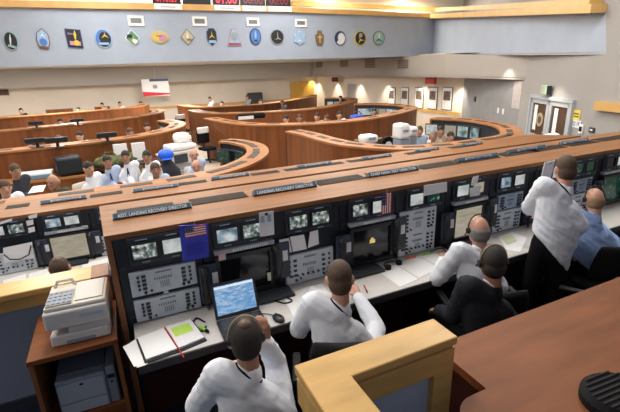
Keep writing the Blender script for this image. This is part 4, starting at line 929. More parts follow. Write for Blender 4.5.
PATCH = [  # u, v, half width px, half height px, shape, rotation, border, field, motifs (shape, dx, dy, sx, sy, colour), words
 (11, 41, 6.8, 9.2, 'circle', 12, 'teal', 'black', [('dart', -.05, .1, .35, .65, 'white'), ('bar', .1, -.55, .5, .4, 'teal')], 'oval patch in black and teal, leftmost on the grey fascia'),
 (43, 38.5, 7.2, 10, 'badge', 6, 'brown', 'lblue', [('circle', 0, -.35, .5, .35, 'blue'), ('bar', 0, -.8, .6, .25, 'brown'), ('wing', 0, .35, .5, .5, 'white')], 'badge-shaped blue and brown patch, second from the left on the fascia'),
 (74, 38.5, 8.6, 9.2, 'square', 4, 'navy', 'black', [('dart', .15, .35, .45, .5, 'yellow'), ('bar', .1, -.5, .6, .7, 'pink'), ('circle', .25, -.45, .3, .3, 'yellow'), ('bar', -.35, .45, .3, .3, 'purple')], 'square black patch with a yellow and pink motif on the fascia'),
 (103.5, 38.5, 8.2, 9, 'circle', 0, 'lblue', 'black', [('cres', 0, -.05, .9, .9, 'blue'), ('wing', .2, .35, .5, .55, 'yellow'), ('bar', -.05, -.55, .6, .4, 'lblue')], 'round patch with blue lower half and yellow wing on the fascia'),
 (132.3, 38, 8, 8.2, 'diamond', 0, 'white', 'green', [('wing', .1, -.1, .55, .5, 'yellow'), ('circle', .25, -.4, .3, .25, 'white'), ('bar', -.3, .2, .3, .6, 'black')], 'white-edged diamond patch with green field on the fascia'),
 (160, 37.3, 8.4, 5.8, 'circle', 0, 'yellow', 'beige', [('circle', -.3, .05, .45, .55, 'yellow'), ('circle', .3, -.15, .45, .55, 'pink'), ('bar', -.1, .2, .3, .3, 'red')], 'flat oval yellow and pink patch on the fascia'),
 (187.5, 37.2, 7.4, 8, 'diamond', 0, 'olive', 'beige', [('dart', .0, .05, .35, .6, 'white'), ('bar', .15, -.3, .3, .4, 'olive')], 'olive and beige diamond patch on the fascia'),
 (211.8, 37.3, 5.5, 8.4, 'shield', 0, 'navy', 'black', [('wing', 0, .2, .6, .6, 'yellow'), ('bar', 0, -.5, .6, .5, 'lblue')], 'tall dark shield patch with a pale blue foot on the fascia'),
 (234, 37.3, 6.8, 8.2, 'tri', 0, 'pink', 'lblue', [('circle', 0, .1, .45, .5, 'grey'), ('bar', 0, -.75, .8, .3, 'red'), ('dart', .1, .25, .3, .5, 'teal')], 'pink and pale blue bell-shaped patch on the fascia'),
 (255.3, 36.7, 5.3, 8, 'circle', 0, 'navy', 'blue', [('dart', 0, .15, .5, .6, 'lblue'), ('wing', 0, -.4, .5, .4, 'black')], 'upright oval blue patch on the fascia'),
 (277, 37, 6.8, 7.4, 'circle', 0, 'grey', 'black', [('wing', .1, -.15, .5, .4, 'beige'), ('dart', .05, .2, .12, .5, 'beige')], 'round black patch with a small beige emblem on the fascia'),
 (299.3, 38, 6.4, 7.6, 'star', 0, 'lblue', 'white', [('circle', 0, 0, .75, .75, 'lblue'), ('dart', 0, .1, .35, .7, 'beige'), ('wing', 0, -.3, .6, .4, 'white')], 'star-edged pale blue and white patch on the fascia'),
 (319.5, 38.3, 4.6, 7.2, 'cross', 0, 'olive', 'brown', [('dart', 0, 0, .35, .7, 'yellow'), ('bar', 0, .15, .5, .25, 'beige')], 'narrow brown and yellow patch on the fascia'),
 (340, 38.3, 5, 6.8, 'circle', 0, 'navy', 'white', [('cres', 0, 0, .9, .9, 'navy'), ('dart', .15, .1, .3, .8, 'white')], 'round white and navy patch with a slanting spear on the fascia'),
 (360, 38.3, 5.4, 7, 'circle', -25, 'yellow', 'black', [('wing', -.1, -.2, .7, .6, 'yellow'), ('circle', .2, .35, .3, .3, 'grey')], 'tilted black and yellow oval patch, second from the right on the fascia'),
 (378.5, 38.2, 5.4, 6.6, 'circle', 0, 'olive', 'teal', [('wing', 0, -.15, .7, .6, 'black'), ('dart', 0, .3, .35, .5, 'white')], 'round green and white patch, rightmost on the fascia')]
for (u, v, hw, hh, kind, rot, bc, fc_, mot, lab) in PATCH:
    c = aty(u, v, YFAS); hw *= 1.06; hh *= 1.06; sx = abs(aty(u+hw, v, YFAS).x-aty(u-hw, v, YFAS).x)/2; sz = abs(aty(u, v-hh, YFAS).z-aty(u, v+hh, YFAS).z)/2
    t = thing('mission_patch', lab, 'patch', c, 0, 'patches on the grey fascia'); R2 = math.radians(-rot)
    def pp(kn, dx_, dy_, ax_, ay_, dep):
        o_ = []
        for a, b in poly(kn):
            a, b = dx_+a*ax_, dy_+b*ay_; o_.append((sx*(a*math.cos(R2)-b*math.sin(R2)), -dep, sz*(a*math.sin(R2)+b*math.cos(R2))))
        return o_
    MB().prism(pp(kind, 0, 0, 1, 1, .03), .029, V((0, 1, 0))).ob('border', PC[bc], t)
    f = MB().prism(pp(kind, 0, 0, .86, .88, .038), .0075, V((0, 1, 0))).ob('field', PC[fc_], t)
    for i, (kn, dx_, dy_, ax_, ay_, cc) in enumerate(mot): MB().prism(pp(kn, dx_, dy_, ax_, ay_, .046+.004*i), .0078, V((0, 1, 0))).ob('motif', PC[cc], f)
VL = ['first air vent from the left on the fascia, above the diamond patch', 'second air vent from the left on the fascia', 'third air vent from the left on the fascia, above the blue oval patch', 'rightmost air vent on the fascia, above the star-edged patch']
for (u, v, w_, h_), lab in zip([(136, 20.8, 16, 10), (199.5, 21.3, 14.5, 9.5), (252.8, 22, 12.5, 8.5), (300.8, 23, 11.5, 8)], VL):
    c = aty(u, v, YFAS); sx = aty(u+w_/2, v, YFAS).x-aty(u-w_/2, v, YFAS).x; sz = abs(aty(u, v-h_/2, YFAS).z-aty(u, v+h_/2, YFAS).z)
    t = thing('air_vent', lab, 'vent', c, 0, 'air vents on the fascia'); e = .075
    f = MB(); f.box((0, -.015, sz/2-e/2), (sx, .03, e)).box((0, -.015, -sz/2+e/2), (sx, .03, e)).box((-sx/2+e/2, -.015, 0), (e, .03, sz-2*e)).box((sx/2-e/2, -.015, 0), (e, .03, sz-2*e)); f.ob('frame', WHT, t)
    MB().box((0, -.006, 0), (sx-2*e, .010, sz-2*e)).ob('grille', mat('grille_grey', (.28, .29, .29), .6), t); s = MB()
    for k in range(5): s.box((0, -.013, -sz/2+e+(sz-2*e)*(k+.5)/5), (sx-2*e, .008, .012))
    s.ob('slat', mat('slat_grey', (.16, .165, .17), .6), t)
CK = [(153, 182, 'red digit clock at the left end of the ledge clocks', '0:40:27', .5, 1), (183, 211.5, 'dark unlit clock display between the two red ones', '', 0, 0), (213, 240, 'brightest red digit clock, in the middle of the ledge clocks', '01:00', 1.6, 1), (241, 265.7, 'dim dark clock display right of the brightest red one', '00:00', .12, 1), (267, 291, 'rightmost dim clock display on the ledge', '00:00', .12, 1)]
for (ua, ub, lab, tx, st, lb) in CK:
    a, b = aty(ua, 5, 15.95), aty(ub, 5, 15.95); z0 = 4.22+.18*(a.x+14)/20.7+.19+.002; w_ = b.x-a.x; hgt = .42
    t = thing('digital_clock', lab, 'clock', ((a.x+b.x)/2, 15.97, z0), 0, 'digital clocks on the ledge')
    MB().box((0, .06, hgt/2), (w_-.02, .14, hgt), .01).ob('case', BLK, t)
    if tx:
        tm = text_mb(tx, .2, .004, .002); fit_text(tm, w_*.78, .26, M.Translation((0, -.012, .19)) @ UPR).ob('digits', mat('digit_red_%d' % int(st*100), (min(.9, st), .01+.02*st, .02+.04*st), .4, emit=1.2), t)
        MB().box((0, -.098, -.10), (w_-.04, .008, .15)).box((0, -.06, -.012), (w_-.1, .08, .02)).ob('caption_card', PAPER, t); 
        MB().box((0, -.104, -.10), (w_*.5, .003, .03)).ob('caption_line', PANELB, t)

# ------------------------------------------------------------------ far walls: pictures, sign, vents, poster
for u, w_, lab in [(392, 9, 'leftmost of four framed pictures on the right wall'), (405, 9, 'second from the left of four framed pictures on the right wall'), (419.5, 10, 'third from the left of four framed pictures on the right wall'), (447.5, 11, 'framed picture on the right wall nearest the room\'s corner'), (433, 10.5, 'fourth framed picture on the right wall, left of the nearest one')]:
    vt = 87.5+(u-392)*.03; p0 = onright(u, vt+9.5); a = onright(u-w_/2, vt+9.5); b = onright(u+w_/2, vt+9.5)
    sw = (a-b).length*.92; t = thing('framed_picture', lab.replace('four', 'five').replace('fourth', 'fourth'), 'picture', p0, math.atan2(rdx.y, rdx.x)-PI, 'framed pictures on the right wall')
    hh = .95; sw = .62
    MB().box((0, -.02, 0), (sw, .03, hh), .006).ob('frame', mat('picture_frame_grey', (.10, .09, .085), .5), t); MB().box((0, -.037, 0), (sw-.06, .006, hh-.06)).ob('mat_board', PAPER, t)
    MB().box((0, -.042, .12), (sw-.20, .005, .38)).ob('photo', mat('sepia_photo', (.16, .11, .085), .5, var=.6, vscale=5), t)
p = aty(303, 95, 26); 
def onwallpt(u, v): return onright(u, v)
q = onright(440, 80); t = thing('exit_sign', 'small red sign hanging from the soffit above the framed pictures', 'sign', (q.x-.5, q.y, 1.70)); MB().box((0, 0, 0), (.10, .62, .26), .02).ob('case', mat('sign_red', (.32, .012, .012), .5), t); MB().cyl((0, 0, .13), (0, 0, .195), .02).ob('stem', BLK, t); MB().box((-.053, 0, 0), (.006, .5, .14)).ob('face', mat('sign_red_light', (.5, .03, .03), .5), t)
q = onright(342, 76.5); t = thing('exit_sign', 'small dark red sign by the soffit over the grey far door', 'sign', (q.x-.5, q.y, 1.68)); MB().box((0, 0, 0), (.10, .7, .26), .02).ob('case', mat('sign_dark_red', (.14, .012, .012), .5), t); MB().cyl((0, 0, .13), (0, 0, .215), .02).ob('stem', BLK, t)
# vents on the soffit band
def onsoff(u, v):
    a, b = V((12.25, 16, 0)), V((12.35, 26, 0))
    if u > 388: a, b = sB, V((12.25, 16, 0))
    dd = (b-a).normalized(); n = V((dd.y, -dd.x, 0)); d = ray(u, v); t_ = (a-CAM).dot(n)/d.dot(n); return CAM+d*t_
for (u, v, w_, h_, lab) in [(319.5, 63, 6, 9, 'leftmost square vent on the right soffit'), (344, 63, 8, 8, 'second square vent from the left on the right soffit'), (370, 63.5, 10, 9, 'third square vent from the left on the right soffit'), (405, 64, 13, 9, 'rightmost and widest vent on the right soffit')]:
    c = onsoff(u, v); sx = (onsoff(u+w_/2, v)-onsoff(u-w_/2, v)).length; sz = abs(onsoff(u, v-h_/2).z-onsoff(u, v+h_/2).z)
    t = thing('air_vent', lab, 'vent', (c.x-.012, c.y, c.z), PI/2, 'vents on the right soffit')
    MB().box((0, 0, 0), (sx, .016, sz)).ob('frame', mat('vent_brown', (.24, .20, .17), .6), t); s = MB()
    for k in range(4): s.box((0, .012, -sz/2+sz*(k+.5)/4), (sx*.9, .006, sz*.10))
    s.ob('slat', mat('vent_brown_dark', (.14, .115, .10), .6), t)
def oncorner(u, v):
    a, b = DW0+DD*.75, V((12.9, 13.0, 0)); dd = (b-a).normalized(); n = V((dd.y, -dd.x, 0)); d = ray(u, v); t_ = (a-CAM).dot(n)/d.dot(n); return CAM+d*t_
cd_ = (V((12.9, 13.0, 0))-(DW0+DD*.75)).normalized(); cn = V((-cd_.y, cd_.x, 0))
def corner_item(name, lab, cat, u, v, w_, h_, m, th=.02): return tag(in_frame(MB().box((0, th/2+.001, 0), (w_, th, h_), .004), basis(oncorner(u, v), cd_, cn)).ob(name, m), lab, cat)
corner_item('wall_sensor', 'small dark round-cornered sensor on the grey corner wall', 'sensor', 475.5, 99, .16, .18, BLK2, .04)
corner_item('light_switch', 'left light switch plate low on the grey corner wall', 'switch', 498.5, 110.5, .11, .16, WHT); corner_item('light_switch', 'right light switch plate low on the grey corner wall', 'switch', 503.5, 111.5, .11, .16, WHT)
corner_item('notice', 'faint pinkish printed notice high on the grey corner wall', 'notice', 517, 95, .55, .75, mat('faint_pink', (.46, .41, .41), .9, var=.15, vscale=8), .008)
# hanging poster
a, b = aty(141, 80, 25.6), aty(168, 79, 25.6); zb = aty(155, 96, 25.6).z; zt = aty(155, 79, 25.6).z; w_ = b.x-a.x; hh = zt-zb
t = thing('hanging_banner', 'white banner with a red lower edge hanging before the back wall', 'banner', ((a.x+b.x)/2, 25.6, zb))
MB().span((-w_/2, 0, 0), (w_/2, .02, hh)).ob('sheet', PAPER, t); MB().prism([(-w_/2, -.008, 0), (w_/2, -.008, .05*hh), (w_/2, -.008, .14*hh), (-w_/2, -.008, .28*hh)], .006, V((0, 1, 0))).ob('red_edge', mat('banner_red', (.62, .02, .04), .6), t)
MB().span((-.2*w_, -.006, .86*hh), (w_/2, -.001, hh)).ob('blue_edge', mat('banner_blue', (.05, .09, .2), .6), t); MB().box((-.03, -.006, .55*hh), (.16*w_, .006, .22*hh)).ob('emblem', mat('banner_grey', (.32, .33, .36), .6), t)
MB().cyl((0, .01, hh), (.05, .01, 2.75), .012).ob('cord', STEEL, t)
p0 = aty(3, 92, 26.9); t = tag(MB().box((0, -.03, 0), (.5, .05, .28), .01).ob('wall_box', mat('wall_box_brown', (.09, .045, .03), .5), None, aty(3, 92.5, 26.98)), 'small dark brown box on the back wall at the left edge', 'wall box')

# ================================================================== PEOPLE FURTHER AWAY
def at_head(u, v, zh): p = atz(u, v, zh); return p
MIDP = [  # u, v of the head centre, rotation about up from facing the camera, clothes
 (86.5, 168.5, .5, dict(shirt=SH_W, skin=SK1, hair=H_DK), 'person in white with dark hair, left of the man in pale blue and tie'),
 (106.5, 161.5, .2, dict(shirt=SH_LB, skin=SK2, hair=H_DK, tie=NAVY), 'person in a pale blue shirt and dark tie leaning on the second console row'),
 (126, 156.5, -.1, dict(shirt=SH_W, skin=SK2, hair=H_DK, tie=RUB), 'person in a white shirt and black tie with a white board behind'),
 (147.5, 156.5, -.2, dict(shirt=SH_W, skin=SK2, hair=H_DK), 'person in a white shirt just left of the blue hat'),
 (155, 169.5, .1, dict(shirt=SH_LB, skin=SK2, hair=H_BR), 'person in pale blue seated low in front of the blue hat'),
 (193.5, 154.5, .1, dict(shirt=SH_LB, skin=SKP, hair=H_GR, hst='fringe'), 'bald person in a pale shirt seated by the white copier'),
 (197, 166, -.1, dict(shirt=SH_W, skin=SKP, hair=H_GR, hst='fringe'), 'bald person in white seated in front of another by the copier'),
 (56, 181.5, -.6, dict(shirt=SH_G, skin=SK2, hair=H_BL, hst='fringe'), 'person in a dark green top with short sandy hair, left of the white shirts'),
 (13.5, 171, .4, dict(shirt=SH_DK, skin=SK2, hair=H_BR), 'person in dark clothes at the left edge, reaching an arm over papers'),
 (3.5, 188, .2, dict(shirt=SH_W, skin=SK1, hair=H_BR), 'person at the left edge in white, low behind the second console row'),
 (419, 131, .2, dict(shirt=SH_LB, skin=SKP, hair=H_BR), 'person in a pale blue shirt in the crowd inside the right curved row'),
 (434, 135.5, -.2, dict(shirt=SH_K, skin=SKP, hair=H_GR), 'person in khaki in the crowd inside the right curved row'),
 (439.5, 131, .3, dict(shirt=SH_K, skin=SKP, hair=H_DK), 'dark-haired person in khaki at the middle of the right-hand crowd'),
 (449.5, 137, .3, dict(shirt=SH_RD, skin=SKP, hair=H_DK), 'person in maroon at the right end of the right-hand crowd'),
]
ZH = FL+1.17*1.06
for (u, v, dr, kw, lab) in MIDP:
    p = atz(u, v, ZH+(.0)); ang = math.atan2(-p.x, p.y); rz = PI+ang+dr
    person(lab, (p.x, p.y, FL), rz, lean=.06, vox=.0125, hpit=.05, scale=1.06, **kw)
CHL = ['beige chair of the man in profile in the white shirt', 'beige chair of the man in pale blue', 'beige chair under the man with the white board', 'beige chair left of the blue hat', 'low beige chair in front of the white-shirted man', 'beige chair of the bald man by the copier', 'beige chair of the front bald man by the copier', 'dark chair of the man in green', 'dark chair of the man in dark clothes at the left edge']
for k, (u, v, dr, kw, lab) in enumerate(MIDP[:9]):
    p = atz(u, v, ZH); ang = math.atan2(-p.x, p.y)
    make_chair(CHL[k], (p.x, p.y, FL), PI+ang+dr, CHB if k < 7 else CHF, arms=False, back=.95)
# distant seated people: one body per shirt colour, copied
FARP = [  # u, v, shirt, hair, label
 (33, 146, SH_DK, 'person in dark clothes behind the nearest left curved row, beside a black monitor'), (60, 140.5, SH_GR, 'person in grey behind the nearest left curved row, left of the man in white'),
 (80.5, 136.5, SH_W, 'person in a white shirt behind the nearest left curved row, facing the camera'), (103, 139.5, SH_RD, 'person in maroon behind the nearest left curved row, beside a dark monitor'),
 (129, 133, SH_GR, 'person in grey behind the nearest left curved row, right of the maroon one'), (147, 127.5, SH_W, 'person in a white shirt at the curl of the nearest left curved row'),
 (60, 122.5, SH_K, 'small sandy head behind the middle left curved row'), (21, 111, SH_DK, 'person in dark clothes behind the farthest left curved row'), (79, 110, SH_CR, 'small pale figure behind the farthest left row, between two brown boards'),
 (119.5, 103, SH_W, 'person in white behind the farthest left row, before the banner'), (102, 102.5, SH_K, 'person before a brown board behind the farthest left row'), (141, 104, SH_K, 'small khaki figure under the banner'),
 (209.7, 98.5, SH_W, 'person in white left behind the farthest row right of the aisle'), (222, 104, SH_W, 'person in a white shirt behind the middle right row, near its left end'), (260.5, 102, SH_CR, 'person in a cream shirt standing out behind the middle right row'),
 (282, 103, SH_GR, 'person in blue-grey behind the middle right row, right of the cream shirt'), (286.5, 119.5, SH_W, 'person in white behind the nearest right row, leftmost of its group'), (299.5, 118.5, SH_GR, 'dark-haired person in grey behind the nearest right row'),
 (317.5, 117, SH_K, 'person in khaki behind the nearest right row, left of two white shirts'), (327.5, 119.5, SH_GR, 'person in grey between the khaki one and a white shirt, behind the nearest right row'), (339, 115.5, SH_W, 'rightmost white shirt behind the nearest right row'), (340.5, 98.5, SH_DK, 'person in dark clothes inside the right end of the middle right row'),
 (374, 112, SH_PU, 'person in purple inside the right end of the nearest right row'), (247, 97.5, SH_GR, 'person in grey at the far row, left part'), (200, 128, SH_G, ''),
]
PROT = {}; ZH = FL+1.17*1.12
for i, (u, v, sh, lab) in enumerate(FARP):
    if not lab: continue
    p = atz(u, v, ZH); p = p*min(1, 25.2/p.y); rz = PI+math.atan2(-p.x, p.y)+random.uniform(-.4, .4)
    key = sh.name
    if key not in PROT: PROT[key] = person(lab, (p.x, p.y, FL), rz, lean=.06, vox=.018, far=True, scale=1.12, shirt=sh, skin=random.choice([SK1, SK2, SKP]), hair=random.choice([H_DK, H_BR, H_DK]), group='people seated at the curved rows')
    else: dup(PROT[key], (p.x, p.y, FL), rz, lab)

# ------------------------------------------------------------------ distant furniture and equipment
def far_chair(u, v, z, lab, rz=None):
    p = atz(u, v, z); t = thing('office_chair', lab, 'chair', (p.x, p.y, FL), PI+.3 if rz is None else rz, 'chairs in the aisle')
    MB().box((0, 0, .45), (.46, .46, .09), .03).ob('seat', CHF, t); MB().box((0, -.24, .80), (.44, .07, .40), .03).ob('backrest', CHF, t); MB().box((0, -.20, 1.02), (.40, .10, .20), .03).ob('white_cover', WHT, t)
    MB().box((0, -.25, .55), (.06, .05, .2)).ob('back_support', BLKP, t); MB().cyl((0, 0, .05), (0, 0, .40), .04).ob('column', BLKP, t)
    for k in range(5): a = 2*PI*k/5; MB().cap((.03*math.cos(a), .03*math.sin(a), .08), (.28*math.cos(a), .28*math.sin(a), .04), .025, n=8).ob('base_leg', BLKP, t)
far_chair(182.5, 118, .50, 'black chair with a white cover in the aisle, by the middle right row\'s end'); far_chair(206, 132, .50, 'black chair with a white cover in the aisle, by the nearest right row\'s end')
def monitor_at(u, v, z, lab, w_=.55, h_=.36, back=True, m=None, rz=0., grp='monitors on the curved rows'):
    p = atz(u, v, z); t = thing('monitor', lab, 'monitor', (p.x, p.y, z), rz, grp); MB().box((0, 0, .10+h_/2), (w_, .06, h_), .015).ob('housing', BLKP, t); MB().box((0, .02, .05), (.06, .05, .10)).box((0, .02, .008), (.24, .18, .016)).ob('stand', BLKP, t)
    if m: MB().box((0, -.032, .10+h_/2), (w_-.06, .006, h_-.06)).ob('screen', m, t)
    return t
for u, v, lab in [(38, 146, 'wide low dark monitor on the nearest left row, left one of two'), (58, 145.5, 'wide low dark monitor on the nearest left row, right one of two'), (108, 140, 'dark monitor on the nearest left row beside the person in maroon')]:
    p = atz(u, v, ZR); monitor_at(u, v+1.5, ZR+.002, lab, .44, .11)
for u, v, lab in [(37, 127, 'dark monitor on the middle left row, left one of two'), (78, 124, 'dark monitor on the middle left row, right one of two')]: monitor_at(u, v+1, ZR+.002, lab, .40, .10)
for u, v, w_, lab in [(59, 108.5, 1.25, 'wide brown wooden board standing behind the farthest left row'), (101.5, 104, .76, 'narrower brown wooden board standing behind the farthest left row')]:
    p = atz(u, v, ZR); q = V((p.x*25.9/p.y, 25.9, FL)); t = thing('wooden_board', lab, 'board', q, 0); MB().span((-w_/2, 0, .4), (w_/2, .05, 1.17)).ob('panel', W_ROW, t); MB().span((-w_/2-.02, -.01, 1.171), (w_/2+.02, .06, 1.20)).ob('top_edge', W_END, t)
    for sx in (-1, 1): MB().span((sx*w_*.4-.04, -.15, 0), (sx*w_*.4+.04, .2, .399)).ob('foot', W_DARK, t)
# white board behind the shirts, olive bags, blue cap, copier
for u, v, lab in [(122, 159, 'white board standing behind the man in pale blue and tie'), (140, 157.5, 'white board standing behind the man with the black tie')]:
    p = atz(u, v, .55); p = V((p.x*1.06, p.y*1.06, 0)); t = thing('white_board', lab, 'board', (p.x, p.y, FL), .1); MB().box((0, 0, 1.07), (.30, .03, .42), .01).ob('panel', WHT, t); MB().box((0, .01, .43), (.06, .04, .86)).ob('post', STEEL, t); MB().box((0, .0, .02), (.3, .3, .04)).ob('base', STEEL, t)
OLV = mat('olive_canvas', (.10, .115, .045), .9, var=.5, vscale=14)
for u, v, lab in [(109, 155, 'olive green bag on a low table, left one of two behind the white shirts'), (124, 152, 'olive green bag on a low table, right one of two behind the white shirts')]:
    p = atz(u, v, .52)*.96; t = thing('bag', lab, 'bag', (p.x, p.y, FL+.84)); MB().loft([((0, 0, 0), (.33, 0, 0), (0, .2, 0)), ((0, 0, .08), (.37, 0, 0), (0, .22, 0)), ((0, 0, .18), (.28, 0, 0), (0, .15, 0)), ((0, 0, .22), (.12, 0, 0), (0, .06, 0))]).ob('body', OLV, t, smooth=True)
    MB().tube([(-.15, 0, .2), (-.08, 0, .29), (.08, 0, .29), (.15, 0, .2)], .015).ob('handle', OLV, t); BAGP = p
p1, p2 = atz(90, 160, .26), atz(135, 153, .26); cx, cy = (p1.x+p2.x)/2, (p1.y+p2.y)/2
p = atz(116, 153.5, .52)*.96; t = thing('low_table', 'dark low table carrying the two olive bags', 'table', (p.x, p.y, FL)); MB().span((-1.0, -.3, .80), (1.0, .3, .838)).ob('table_top', W_DARK, t)
for sx in (-1, 1):
    for sy in (-1, 1): MB().span((sx*.9-.03, sy*.25-.03, 0), (sx*.9+.03, sy*.25+.03, .799)).ob('leg', BLK, t)
p = atz(166, 155, .62); t = thing('hat', 'bright blue hat on a black stand among the white shirts', 'hat', (p.x, p.y, FL+1.02)); MB().ell((0, 0, .09), (.17, .15, .13)).ob('crown', mat('cap_blue', (.02, .13, .75), .5), t, smooth=True); MB().box((0, -.17, .02), (.2, .16, .02), .008).ob('brim', mat('cap_blue', (.02, .13, .75), .5), t)
q = thing('coat_stand', 'black coat-hung stand under the blue hat', 'stand', (p.x, p.y, FL)); MB().cyl((0, 0, .03), (0, 0, 1.015), .03).ob('pole', RUB, q); MB().cyl((0, 0, 0), (0, 0, .03), .2).ob('base', RUB, q); MB().loft([((0, 0, .35), (.30, 0, 0), (0, .14, 0)), ((0, 0, .75), (.26, 0, 0), (0, .12, 0)), ((0, 0, .98), (.10, 0, 0), (0, .06, 0))]).ob('coat', SH_DK, q, smooth=True)
p = atz(181, 170, .15); t = thing('copier', 'white copier with paper trays behind the bald men', 'copier', (p.x*1.13, p.y*1.13, FL), .35)
MB().box((0, 0, .45), (.75, .6, .9), .03).ob('body', PRN, t); MB().box((-.12, -.32, .72), (.36, .06, .22), .01).ob('display', BLK2, t); MB().box((.05, 0, .98), (.70, .55, .14), .05).ob('lid', WHT, t); MB().box((-.45, -.1, .84), (.28, .4, .06), .01).ob('side_tray', WHT, t); MB().box((.18, .1, 1.18), (.4, .35, .26), .1).ob('feeder', WHT, t)
for k in range(3): MB().box((.05, -.305, .16+.17*k), (.55, .02, .14), .005).ob('paper_drawer', PRNG, t)
# things inside the curved rows on the right
p = atz(384, 136, .70); t = thing('low_wood_screen', 'low wooden divider inside the big right curved row', 'divider', (p.x, p.y, FL), -.15); MB().span((-.75, -.03, 0), (.75, .03, 1.10)).ob('panel', W_ROW, t); MB().span((-.77, -.06, 1.101), (.77, .06, 1.14)).ob('cap', W_RTOP, t)
for u, v, z, w_, d_, h_, lab in [(368, 138.5, .80, .36, .34, .18, 'white rounded box machine on a pedestal inside the big right row'), (401, 131, .95, .27, .34, .34, 'tall white copier top inside the big right row'), (410.5, 131, .85, .26, .3, .22, 'small white machine beside the tall white copier')]:
    p = atz(u, v, z); t = thing('office_machine', lab, 'machine', (p.x, p.y, FL)); zt = z-FL
    MB().box((0, 0, zt), (w_, d_, h_), .06).ob('body', WHT, t); MB().box((0, -d_/2-.004, zt+.02), (w_*.5, .012, .05)).ob('slot', PRNG, t); MB().span((-w_*.4, -d_*.4, 0), (w_*.4, d_*.4, zt-h_/2-.002)).ob('pedestal', PRNG, t)
p = atz(387, 138.5, .70); t = thing('desk_fan', 'round black desk fan inside the big right row', 'fan', (p.x, p.y, FL+.73)); MB().cyl((0, -.06, .30), (0, .06, .30), .20, n=24).ob('cage', RUB, t); MB().cyl((0, -.075, .30), (0, -.061, .30), .09, n=20).ob('hub', WHT, t); MB().cyl((0, 0, .02), (0, 0, .12), .03).cyl((0, 0, 0), (0, 0, .025), .12).ob('base', RUB, t)
q = thing('side_table', 'dark side table carrying the black fan and the black machine', 'table', (p.x+.35, p.y, FL)); MB().span((-.7, -.3, .68), (.7, .3, .728)).ob('table_top', W_DARK, q)
for sx in (-1, 1): MB().span((sx*.62-.04, -.25, 0), (sx*.62+.04, .25, .679)).ob('leg', BLK, q)
t = thing('office_machine', 'black box machine right of the black fan inside the big right row', 'machine', (p.x+.52, p.y+.02, FL+.73)); MB().box((0, 0, .2), (.42, .4, .4), .03).ob('body', RUB, t); MB().box((0, -.21, .25), (.3, .02, .16)).ob('panel', BLK2, t)
p = atz(357, 115, .62); t = thing('bag', 'bright blue bag on the desk inside the nearest right row', 'bag', (p.x, p.y, FL+.72)); MB().box((0, 0, .20), (.50, .4, .40), .1).ob('body', mat('bag_blue', (.05, .10, .55), .6), t); MB().tube([(-.2, 0, .39), (-.1, 0, .5), (.1, 0, .5), (.2, 0, .39)], .02).ob('handle', NAVY, t)
p = atz(249, 120, .85); t = thing('bag', 'dark bag with a white side lying on the nearest right row', 'bag', (p.x+.15, p.y+.25, ZR+.002)); MB().box((0, 0, .09), (.95, .22, .18), .07).ob('body', RUB, t); MB().box((-.2, -.112, .06), (.5, .012, .10)).ob('white_side', WHT, t)
for u, v, lab in [(246, 97, 'dark heap of equipment behind the farthest right row, left one'), (232, 98, 'dark heap of equipment behind the farthest right row, middle one'), (258, 97.5, 'dark heap of equipment behind the farthest right row, right one')]:
    p = atz(u, v, .85); t = thing('equipment_rack', lab, 'equipment', (p.x*1.09, p.y*1.09+.6, FL)); MB().box((0, 0, .74), (.9, .5, 1.48), .04).ob('body', mat('equipment_brown', (.05, .04, .03), .7), t); MB().box((0, -.26, 1.2), (.6, .03, .3)).ob('panel', BLK2, t)
# left group: inner table with monitor and papers
p = atz(38, 178, .26); t = thing('console_table', 'low wooden console table at the left, behind the man in green', 'table', (p.x, p.y, FL)); MB().span((-1.0, -.3, .70), (1.0, .3, .738)).ob('table_top', W_RTOP, t); MB().span((-.98, -.28, 0), (.98, -.22, .699)).ob('front_panel', W_ROW, t)
for sx in (-1, 1): MB().span((sx*.95-.03, -.2, 0), (sx*.95+.03, .28, .699)).ob('side_panel', W_ROW, t)
px_, py_ = p.x, p.y
t = thing('printer', 'white and blue flat printer on the left console table', 'printer', (px_-.05, py_, FL+.739)); MB().box((0, 0, .07), (.7, .36, .14), .02).ob('body', WHT, t); MB().box((0, -.19, .06), (.62, .02, .07)).ob('front', mat('printer_blue', (.16, .30, .46), .5), t)
t = thing('monitor', 'dark bulky monitor at the right of the left console table', 'monitor', (px_+.62, py_, FL+.739), .2); MB().box((0, 0, .22), (.5, .4, .38), .05).ob('housing', BLK, t); MB().box((0, 0, .015), (.3, .28, .03)).ob('stand', BLKP, t)
sheet('paper_sheet', 'big white sheet on the console left of the man in green', [(28, 193.5), (33, 186.5), (46, 185), (43, 191.5)], z=.87)
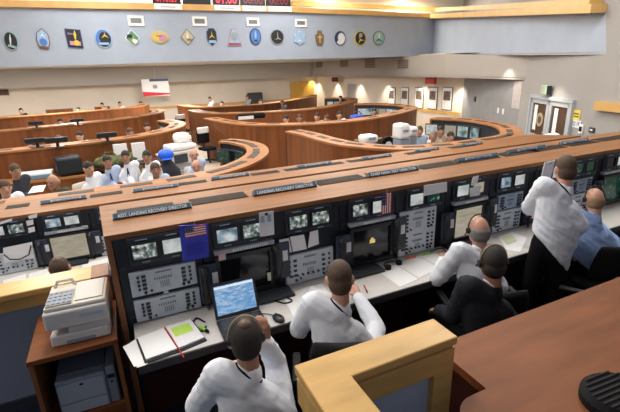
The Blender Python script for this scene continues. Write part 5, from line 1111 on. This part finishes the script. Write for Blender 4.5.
p = atz(560, 0, 1) ; sheet('paper_sheet', 'white paper lying on the curved row end before the double doors', [(543, 134.5), (555, 132.5), (560, 134.5), (549, 137)], z=ZR+.003)

# ================================================================== LIGHT
def area(name, loc, size, power, col=(1, .96, .90), rot=(0, 0, 0), sy=None):
    l = bpy.data.lights.new(name, 'AREA'); l.energy = power; l.color = col; l.size = size
    if sy: l.shape = 'RECTANGLE'; l.size_y = sy
    o = bpy.data.objects.new(name, l); o.location = loc; o.rotation_euler = rot; COL.objects.link(o); return o
for i, (x, y) in enumerate([(-5, 2.5), (0.5, 4.2), (5.5, 4.2), (-5, 9), (.5, 9), (6, 9), (0, 13.5), (6, 13.5)]):
    area('ceiling_lamp', (x, y, 5.9), 1.2, 260, sy=2.4)
for x in (-8, -2, 3, 8): area('low_ceiling_lamp', (x, 21, 2.70), 1.0, 560 if x < 5 else 260, sy=3)
for i, (u, z) in enumerate([(319, 0), (338, 0), (361, 0), (389, 0), (425, 0), (463, 0)]):
    p = onright(u, 79); l = bpy.data.lights.new('downlight', 'SPOT'); l.energy = 220; l.spot_size = 1.6; l.spot_blend = .7; l.color = (1, .88, .70); l.shadow_soft_size = .05
    o = bpy.data.objects.new('downlight', l); o.location = (p.x-.42, p.y, 1.85); COL.objects.link(o)
for p in (on_wall(560, 86), on_wall(517, 58)):
    l = bpy.data.lights.new('downlight', 'SPOT'); l.energy = 60; l.spot_size = 1.9; l.spot_blend = .6; l.color = (1, .9, .75); l.shadow_soft_size = .05
    o = bpy.data.objects.new('downlight', l); q = p+nw*.45; o.location = (q.x, q.y, min(2.4, q.z+.35)); COL.objects.link(o)
for x in (-9, -3, 3, 9, 13): area('cove_lamp', (x, 16.9, 5.4), .5, 420, (1, .95, .85), (math.radians(-25), 0, 0), 3)
w = bpy.data.worlds.new('world'); w.use_nodes = True; SC.world = w
w.node_tree.nodes['Background'].inputs[0].default_value = (.75, .82, 1, 1); w.node_tree.nodes['Background'].inputs[1].default_value = .35
SC.view_settings.view_transform = 'Standard'; SC.view_settings.look = 'None'; SC.view_settings.exposure = -0.35; SC.view_settings.gamma = 1
